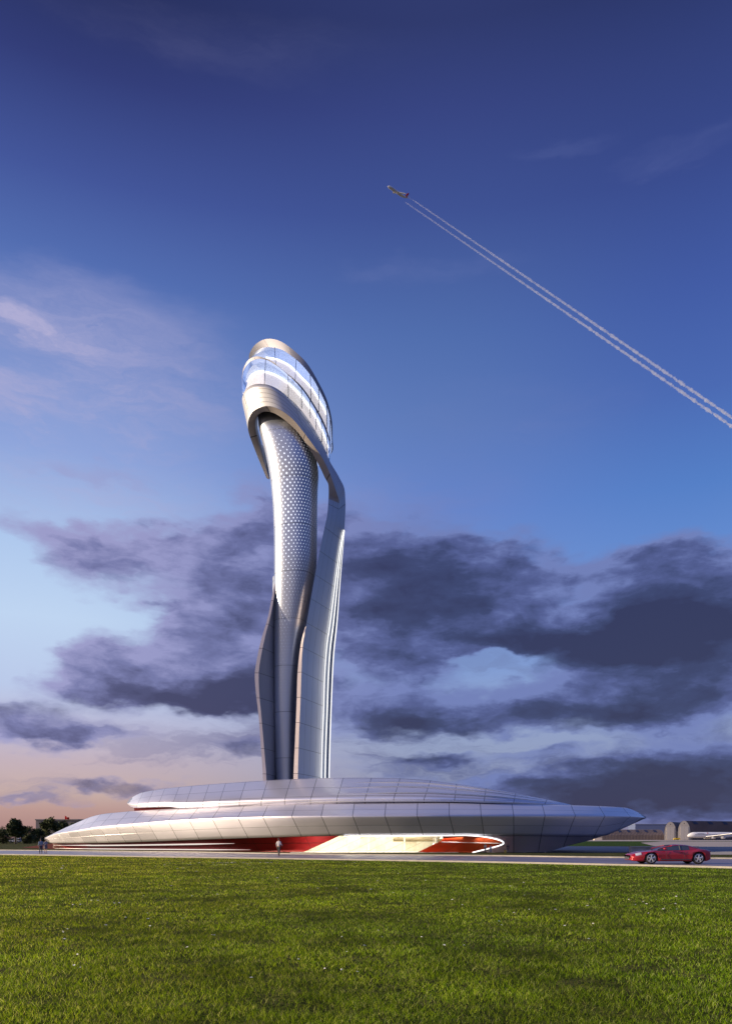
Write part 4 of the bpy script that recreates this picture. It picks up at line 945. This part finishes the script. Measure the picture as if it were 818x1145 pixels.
# sky jet, flying towards the upper left
dirv = Vector((1008, 812, 0)).normalized(); jn = P(433.4, 207.6, 1500)
airliner('flying_airliner', 'small white jet with red tail climbing ahead of two vapour trails', jn, math.atan2(dirv.y, dirv.x), 50, 2.6, False, ((.13, .38),), roll=R(36))
tr_ = empty('service_truck', 'tiny yellow service truck parked between the hangar fronts', 'truck', Vector((P(756, 0, 850).x, 850, 0)))
bm = bmesh.new(); box(bm, (P(757, 0, 850).x, 850, 1.5), (5.2, 2.2, 1.7)); bmesh.ops.bevel(bm, geom=bm.edges[:], offset=.15, segments=2); obj('cargo_box', bm, mat('truck_yellow', (.55, .38, .02), .5), tr_)
bm = bmesh.new(); box(bm, (P(753.6, 0, 850).x, 850, 1.1), (1.6, 2.1, 1.3)); bmesh.ops.bevel(bm, geom=bm.edges[:], offset=.2, segments=2); obj('cab', bm, bpy.data.materials['truck_yellow'], tr_)
for dx in (-2.6, 1.6):
    bm = bmesh.new(); tube(bm, [(P(756, 0, 850).x+dx, 848.9, .45), (P(756, 0, 850).x+dx, 851.1, .45)], .45, 12); obj('wheel', bm, dark, tr_)
# low concrete wall beyond the road behind the car
lw = empty('concrete_barrier', 'long low grey concrete wall along the canal behind the red car', 'wall', Gp(741, 953.2))
a, b = Gp(704, 953.3), Gp(779, 953.0); zt = P(0, 946.6, a.y).z
bm = bmesh.new(); dxy = (b-a).normalized(); nn = Vector((-dxy.y, dxy.x, 0))*.25
for pts, z0, z1, nm, mm_ in (((a, b), 0, zt-.12, 'wall', concrete), ((a, b), zt-.12, zt, 'coping', mat('coping_stone', (.38, .36, .36), .7))):
    k = 1.0 if nm == 'wall' else 1.5
    obj(nm, prism([((a-nn*k).x, (a-nn*k).y), ((b-nn*k).x, (b-nn*k).y), ((b+nn*k).x, (b+nn*k).y), ((a+nn*k).x, (a+nn*k).y)], z0, z1), mm_, lw)

# ------------------------------------------------------------------ vapour trails
trail_m = bpy.data.materials.new('vapour'); trail_m.use_nodes = True; t = trail_m.node_tree; t.nodes.clear()
vo = t.nodes.new('ShaderNodeVolumePrincipled'); vo.inputs['Color'].default_value = (.97, .98, 1, 1); vo.inputs['Density'].default_value = .075; vo.inputs['Anisotropy'].default_value = .2
vo.inputs['Emission Strength'].default_value = 0; mo = t.nodes.new('ShaderNodeOutputMaterial'); t.links.new(vo.outputs[0], mo.inputs['Volume'])
side = Vector((-dirv.y, dirv.x, 0))
for s, lab, v0 in ((1, 'upper of the two white vapour trails behind the jet', 46), (-1, 'lower of the two white vapour trails behind the jet', 34)):
    st_ = jn+dirv*(v0+4); rows = []; NN = 900; Lt = 1330
    ph = [random.random()*9 for _ in range(6)]
    jr = np.convolve(rng.random(NN+60), np.ones(5)/5, 'same')[20:]; jr = (jr-.5)*2.2+.5
    for i in range(NN+1):
        t_f = i/NN; dist = Lt*t_f**1.15; c = st_+dirv*dist+side*s*(6.5+5.5*t_f)+Vector((0, 0, -1.2))
        r = 1.5+3.9*t_f; wob = .9*t_f
        brk = .5+.5*math.sin(i*.19+s)*math.sin(i*.053+2*s); jit = r*(.7+.5*jr[i]*min(1, .2+t_f*1.2))*(1-max(0, t_f-.3)*.75*brk); off = Vector((0, 0, random.gauss(0, .22)*r*t_f))+side*random.gauss(0, .22)*r*t_f
        rows.append([c+off+side*math.cos(2*PI*k/8)*jit*(1+.25*random.uniform(-1, 1)*t_f)+Vector((0, 0, math.sin(2*PI*k/8)*jit*(1+.25*random.uniform(-1, 1)*t_f))) for k in range(8)])
    bm = grid(rows, wrap=True); bm.verts.ensure_lookup_table(); bm.faces.new([bm.verts[k] for k in range(8)]); bm.faces.new([bm.verts[NN*8+k] for k in range(8)][::-1]); bmesh.ops.recalc_face_normals(bm, faces=bm.faces)
    tag(obj('vapour_trail', bm, trail_m, None, smooth=True, origin=st_), lab, 'vapour trail', 'vapour trails behind the jet')

# ------------------------------------------------------------------ red sports car
car_loc = Gp(700.6, 966.2); car = empty('sports_car', 'low red sports coupe driving left along the road', 'car', car_loc)
CL = 5.03; carp = mat('car_red', (.36, .010, .018), .28, .25, coat=1, noise_amt=.03)
TZ = [(0,.50),(.04,.56),(.25,.66),(.7,.76),(1.2,.82),(1.68,.87),(2.2,.89),(3.0,.90),(3.6,.92),(4.2,.95),(4.6,.93),(4.9,.88),(5.0,.80),(5.03,.70)]
BZ = [(0,.30),(.1,.22),(.4,.19),(4.6,.20),(4.9,.28),(5.03,.40)]
HW = [(0,.50),(.06,.66),(.2,.80),(.5,.90),(1.2,.96),(2.2,.93),(3.2,.93),(4.1,.98),(4.6,.92),(4.9,.82),(5.0,.72),(5.03,.6)]
WX = (1.22, 4.17); WR = .37
xs = sorted(set([0,.015,.04,.08,.13,.2,.3,.42,.55,.7]+list(np.round(np.linspace(.78, 1.66, 30), 3))+list(np.linspace(1.8, 3.6, 16))+list(np.round(np.linspace(3.73, 4.61, 30), 3))+[4.7,4.8,4.88,4.94,4.98,5.01,5.03]))
rows = []
for x in xs:
    w = itp(HW, x); zt_ = itp(TZ, x); zb = itp(BZ, x); arch = zb
    for wx in WX:
        d = abs(x-wx)
        if d < WR+.06: arch = max(arch, .36+math.sqrt((WR+.06)**2-d*d))
    arch = min(arch, zt_-.08); zm = zt_-.10; bulge = .02*sum(max(0, 1-abs(x-wx)/.6) for wx in WX)
    half = [(0, zt_+.015), (w*.45, zt_+.01), (w*.78, zt_-.01+bulge), (w*.93, zt_-.05+bulge*.5), (w*.985, max(arch+.02, zm-.04)), (w*1.0, max(arch+.01, .56)), (w*.985, max(arch+.005, .42)), (w*.99, max(arch, .30)), (w*.96, arch), (w*.72, arch), (w*.70, zb), (0, zb)]
    ring_ = [(y, z) for y, z in half]+[(-y, z) for y, z in half[-2:0:-1]]
    rows.append([Vector((x, y, z)) for y, z in ring_])
bm = grid(rows, wrap=True); bm.faces.new([bm.verts[k] for k in range(len(rows[0]))]) if False else None
bm.verts.ensure_lookup_table(); nn_ = len(rows[0]); bm.faces.new([bm.verts[k] for k in range(nn_)]); bm.faces.new([bm.verts[(len(rows)-1)*nn_+k] for k in range(nn_)][::-1]); bmesh.ops.recalc_face_normals(bm, faces=bm.faces)
child('body', bm, carp, car, True)
# greenhouse: dark glass with red roof above it and pillars
GZ = [(1.60,.88),(1.9,1.0),(2.3,1.12),(2.65,1.19),(3.0,1.215),(3.4,1.20),(3.8,1.13),(4.2,1.03),(4.55,.94)]
def gh(x, f): # f 0 belt .. 1 roof
    w = itp(HW, x)*(.90-.26*f)*(1 if x < 3.6 else 1-(x-3.6)*.14); z0 = itp(TZ, x)-.03; return w, z0+(itp(GZ, x)-z0)*f
gx = list(np.linspace(1.62, 4.5, 30)); rows = []
for x in gx:
    pts = [gh(x, f) for f in (0, .35, .7, .88)]; top_z = gh(x, 1)[1]; wt = gh(x, 1)[0]
    h_ = pts+[(wt*.8, top_z-.01), (0, top_z)]
    rows.append([Vector((x, y, z)) for y, z in h_]+[Vector((x, -y, z)) for y, z in h_[-2::-1]])
car_glass = mat('car_glass', (.035, .04, .06), .06, 0, coat=.5)
child('windows', grid(rows), car_glass, car, True)
rows = []
for x in np.linspace(2.55, 4.5, 24):
    wt, zt1 = gh(x, .86); w1, z1 = gh(x, 1)
    rows.append([Vector((x, y, z+.012)) for y, z in ((wt+.012, zt1), (w1*.85, z1+.004), (0, z1+.012), (-w1*.85, z1+.004), (-wt-.012, zt1))])
child('roof', grid(rows), carp, car, True)
for s in (-1, 1):
    bm = bmesh.new(); tube(bm, [(x, s*(gh(x, .92)[0]+.005), gh(x, .92)[1]) for x in (1.70, 1.95, 2.25, 2.6)], .035, 6); child('windscreen_pillar', bm, carp, car, True)
    bm = bmesh.new(); rr_ = [[Vector((x, s*(gh(x, f)[0]+.014), gh(x, f)[1])) for f in (0, .3, .6, .9)] for x in (3.62, 3.75, 3.95, 4.2, 4.45)]; child('rear_quarter', grid(rr_), carp, car, True)
    bm = bmesh.new(); tube(bm, [(3.05, s*(gh(3.05, f)[0]+.006), gh(3.05, f)[1]) for f in (0, .4, .9)], .03, 6); child('door_pillar', bm, dark, car)
    bm = bmesh.new(); bmesh.ops.create_uvsphere(bm, u_segments=12, v_segments=8, radius=1); bmesh.ops.transform(bm, matrix=Matrix.Translation((2.05, s*1.02, .97)) @ Matrix.Diagonal((.13, .09, .07, 1)), verts=bm.verts); child('wing_mirror', bm, carp, car, True)
    bm = bmesh.new(); rr_ = [[Vector((x, s*(itp(HW, x)*k+.012), z)) for k, z in ((.99, itp(TZ, x)-.15), (.96, itp(TZ, x)-.055), (.86, itp(TZ, x)-.0))] for x in (.26, .36, .48, .60)]; child('headlight', grid(rr_), mat('headlight_glass', (.55, .57, .62), .1, .3), car, True)
    bm = bmesh.new(); box(bm, (4.965, s*.58, .78), (.09, .20, .10)); bmesh.ops.bevel(bm, geom=bm.edges[:], offset=.025, segments=2); child('tail_light', bm, mat('tail_red', (.35, .01, .01), .2), car)
    bm = bmesh.new(); box(bm, (2.15, s*.943, .60), (.012, .012, .46)); box(bm, (3.28, s*.943, .62), (.012, .012, .5)); box(bm, (2.72, s*.94, .30), (1.8, .02, .05)); child('door_line', bm, dark, car)
    bm = bmesh.new(); box(bm, (3.10, s*.945, .74), (.15, .03, .025)); child('door_handle', bm, carp, car)
bm = bmesh.new(); box(bm, (.03, 0, .38), (.10, .9, .16)); bmesh.ops.bevel(bm, geom=bm.edges[:], offset=.02, segments=2); child('grille', bm, dark, car)
bm = bmesh.new(); box(bm, (4.98, 0, .42), (.12, 1.1, .16)); child('diffuser', bm, dark, car)
tyre_m = mat('tyre', (.02, .02, .022), .8); rim_m = mat('alloy_rim', (.70, .70, .72), .3, .6)
for wx in WX:
    for s in (-1, 1):
        cy = s*.80; w_ = bpy.data.objects.new('wheel', None)
        bm = bmesh.new(); prof = [(.25, -.12), (.33, -.125), (WR-.01, -.10), (WR, -.05), (WR, .05), (WR-.01, .10), (.33, .125), (.25, .12)]
        rws = [[Vector((wx+r*math.cos(2*PI*k/36), cy+y, WR+.002+r*math.sin(2*PI*k/36))) for r, y in prof] for k in range(36)]; rws.append(rws[0])
        grid(rws, bm=bm); bmesh.ops.remove_doubles(bm, verts=bm.verts, dist=1e-4); ty = child('wheel', bm, tyre_m, car, True)
        bm = bmesh.new(); yo = cy+s*.11
        rws = [[Vector((wx+r*math.cos(2*PI*k/36), yo+q*s, WR+.002+r*math.sin(2*PI*k/36))) for r, q in ((.265, -.04), (.27, .01), (.245, .018), (.238, -.05))] for k in range(36)]; rws.append(rws[0]); grid(rws, bm=bm)
        for k in range(5):
            a = 2*PI*k/5+.3
            for da in (-.16, .16): tube(bm, [(wx+.03*math.cos(a), yo, WR+.03*math.sin(a)), (wx+.25*math.cos(a+da), yo-.01*s, WR+.25*math.sin(a+da))], [.035, .024], 5)
        tube(bm, [(wx, yo-.03*s, WR), (wx, yo+.02*s, WR)], .055, 12); child('rim', bm, rim_m, ty, False)
        bm = bmesh.new(); tube(bm, [(wx, cy-s*.1, WR), (wx, cy+s*.06, WR)], .235, 24); child('brake_disc', bm, dark, ty)
# driver seen through the side glass
# ------------------------------------------------------------------ people
def skin_obj(name, verts, edges, radii, m, parent, root=0, lvl=2):
    me = bpy.data.meshes.new(name); me.from_pydata(verts, edges, []); me.update(); o = bpy.data.objects.new(name, me); C.objects.link(o); o.parent = parent
    md = o.modifiers.new('skin', 'SKIN'); md.use_smooth_shade = True
    sv = me.skin_vertices[0].data
    for i, r in enumerate(radii): sv[i].radius = (r, r) if not isinstance(r, tuple) else r; sv[i].use_root = (i == root)
    o.modifiers.new('sub', 'SUBSURF').levels = lvl; o.modifiers['sub'].render_levels = lvl; me.materials.append(m); return o
skinc = [mat('skin_tone', (.42, .25, .17), .6), mat('skin_tone_tan', (.36, .21, .14), .6)]
def person(loc, h, rz, label, shirt, legs, stride=.12, arm=(.1, -.1), skirt=False, hairc=(.05, .035, .025), sm=0, bend=(.0, .0), group=None, short=False, bag=None):
    k = h/1.75; r = empty('person', label, 'person', loc, group); r.rotation_euler = (0, 0, rz)   # faces -y
    def V(x, y, z): return (x*k, y*k, z*k)
    js = {}; vs = []; ed = []; ra = []
    def add(n, p, rd, par=None):
        js[n] = len(vs); vs.append(V(*p)); ra.append(rd*k if not isinstance(rd, tuple) else (rd[0]*k, rd[1]*k))
        if par: ed.append((js[par], js[n]))
    add('pelvis', (0, 0, .95), (.15, .10)); add('waist', (0, 0, 1.10), (.13, .09), 'pelvis'); add('chest', (0, 0, 1.30), (.16, .105), 'waist'); add('neckb', (0, 0, 1.45), (.07, .065), 'chest'); add('neck', (0, -.01, 1.52), .05, 'neckb')
    add('jaw', (0, -.025, 1.575), (.062, .075), 'neck'); add('head', (0, -.01, 1.65), (.078, .095), 'jaw'); add('crown', (0, 0, 1.715), (.06, .075), 'head')
    for s, st, am in ((1, stride, arm[0]), (-1, -stride, arm[1])):
        t_ = 'R' if s > 0 else 'L'
        add('hip'+t_, (s*.09, -.0, .88), .088, 'pelvis'); add('knee'+t_, (s*.10, -st*.55-.02, .49), .056, 'hip'+t_); add('ankle'+t_, (s*.10, -st*1.0+(.04 if st < 0 else 0), .09), .04, 'knee'+t_); add('toe'+t_, (s*.11, -st-.14, .03), (.04, .028), 'ankle'+t_)
        add('sh'+t_, (s*.17, 0, 1.40), .058, 'chest'); add('el'+t_, (s*.24, -am*.3+.02, 1.13), .042, 'sh'+t_); add('wr'+t_, (s*.25, -am-.05-bend[0 if s > 0 else 1], .90+bend[0 if s > 0 else 1]*.9), .028, 'el'+t_); add('palm'+t_, (s*.25, -am-.08-bend[0 if s > 0 else 1]*1.1, .84+bend[0 if s > 0 else 1]*1.0), (.022, .038), 'wr'+t_)
        for f in range(4):
            add('f%d%s' % (f, t_), (s*(.25+.003*f), -am-.115+.02*f-bend[0 if s > 0 else 1]*1.1, .775+.005*abs(f-1)+bend[0 if s > 0 else 1]), .009, 'palm'+t_)
        add('th'+t_, (s*.235, -am-.135-bend[0 if s > 0 else 1]*1.1, .82+bend[0 if s > 0 else 1]), .010, 'palm'+t_)
    add('nose', (0, -.115, 1.635), .012, 'head')
    skin_obj('body', vs, ed, ra, skinc[sm], r)
    def sub(name, keys, grow, m, root='pelvis'):
        idx = {kk: i for i, kk in enumerate(keys)}; v2 = [vs[js[kk]] for kk in keys]; r2 = []
        for kk in keys:
            q = ra[js[kk]]; g = grow*k; r2.append((q[0]+g, q[1]+g) if isinstance(q, tuple) else q+g)
        inv = {i: kk for kk, i in js.items()}; e2 = [(idx[inv[a]], idx[inv[b]]) for a, b in ed if inv[a] in idx and inv[b] in idx]
        return skin_obj(name, v2, e2, r2, m, r, idx[root])
    sub('shirt', ['pelvis', 'waist', 'chest', 'neckb', 'shR', 'elR', 'shL', 'elL']+([] if short else ['wrR', 'wrL']), .016, shirt)
    if skirt:
        bm = bmesh.new(); rws = [[Vector((w*k*math.cos(2*PI*q/20), w*.8*k*math.sin(2*PI*q/20), z*k)) for q in range(20)] for z, w in ((1.08, .15), (.95, .185), (.75, .22), (.55, .25))]
        grid(rws, wrap=True, bm=bm); bmesh.ops.solidify(bm, geom=bm.faces[:], thickness=.01); child('skirt', bm, legs, r, True)
    else:
        sub('trousers', ['pelvis', 'hipR', 'kneeR', 'hipL', 'kneeL']+([] if short == 'both' else ['ankleR', 'ankleL']), .018, legs)
    for s, st in ((1, stride), (-1, -stride)):
        bm = bmesh.new(); bmesh.ops.create_uvsphere(bm, u_segments=12, v_segments=8, radius=1); bmesh.ops.transform(bm, matrix=Matrix.Translation((s*.105*k, (-st-.06)*k, .04*k)) @ Matrix.Diagonal((.05*k, .14*k, .045*k, 1)), verts=bm.verts); child('shoe', bm, dark, r, True)
        bm = bmesh.new(); bmesh.ops.create_uvsphere(bm, u_segments=8, v_segments=6, radius=.009*k); bmesh.ops.translate(bm, vec=(s*.03*k, -.102*k, 1.66*k), verts=bm.verts); child('eye', bm, dark, r, True)
        bm = bmesh.new(); bmesh.ops.create_uvsphere(bm, u_segments=8, v_segments=6, radius=1); bmesh.ops.transform(bm, matrix=Matrix.Translation((s*.082*k, 0, 1.645*k)) @ Matrix.Diagonal((.012*k, .022*k, .032*k, 1)), verts=bm.verts); child('ear', bm, skinc[sm], r, True)
    bm = bmesh.new(); bmesh.ops.create_uvsphere(bm, u_segments=16, v_segments=12, radius=1); bmesh.ops.transform(bm, matrix=Matrix.Translation((0, .018*k, 1.685*k)) @ Matrix.Diagonal((.092*k, .105*k, .088*k, 1)), verts=bm.verts)
    for v in bm.verts:
        if v.co.y < -.06*k and v.co.z < 1.70*k: v.co.y = -.05*k
    child('hair', bm, mat('hair', hairc, .6), r, True)
    bm = bmesh.new(); box(bm, (0, -.105*k, 1.597*k), (.045*k, .012*k, .009*k)); child('mouth', bm, mat('lips', (.32, .12, .10), .6), r)
    return r
def cl(c, n='cloth'): return mat(n, c, .85, noise_amt=.15, nscale=6)
person(Gp(311.6, 957.6), 1.62, R(165), 'man in light grey shirt and dark trousers walking away alone by the building', cl((.50, .48, .50), 'grey_shirt'), cl((.05, .045, .045), 'dark_trousers'), .20, (.10, .02), bend=(.0, .22))
person(Gp(45.6, 954.9), 1.58, R(-150), 'man in blue grey shirt and dark trousers beside a woman on the road', cl((.20, .25, .33), 'blue_shirt'), cl((.04, .05, .075), 'navy_trousers'), .10, (.05, -.05), group='couple walking on the road')
person(Gp(51.0, 953.8), 1.50, R(-160), 'woman in grey dress beside the man in blue on the road', cl((.26, .24, .28), 'grey_top'), cl((.24, .22, .26), 'grey_skirt'), .08, (.04, -.04), skirt=True, short=True, group='couple walking on the road')
person(Gp(542.3, 953.9), 1.06, R(150), 'small figure in pale top standing at the lit opening edge', cl((.45, .45, .48), 'pale_top'), cl((.2, .2, .22), 'grey_legs'), .05, group='people waiting by the entrance')
person(Gp(548.2, 954.0), .90, R(40), 'short figure in light blue clothes just right of the opening edge', cl((.30, .34, .46), 'light_blue_top'), cl((.32, .34, .42), 'pale_legs'), .04, group='people waiting by the entrance')
person(Gp(567.6, 953.9), 1.02, R(-170), 'figure in dark coat standing beside a yellow case against the blue hull', cl((.06, .06, .07), 'dark_coat'), cl((.10, .11, .15), 'slate_legs'), .04, group='people waiting by the entrance')
cs = empty('suitcase', 'small yellow suitcase on the ground beside the figure in dark coat', 'suitcase', Gp(564.6, 953.9)); p = cs.location
bm = bmesh.new(); box(bm, (p.x, p.y, .16), (.26, .12, .30)); bmesh.ops.bevel(bm, geom=bm.edges[:], offset=.03, segments=2); obj('case', bm, mat('case_yellow', (.45, .32, .06), .5), cs)
bm = bmesh.new(); tube(bm, [(p.x-.07, p.y, .3), (p.x-.07, p.y, .42), (p.x+.07, p.y, .42), (p.x+.07, p.y, .3)], .01, 6); obj('handle', bm, dark, cs)
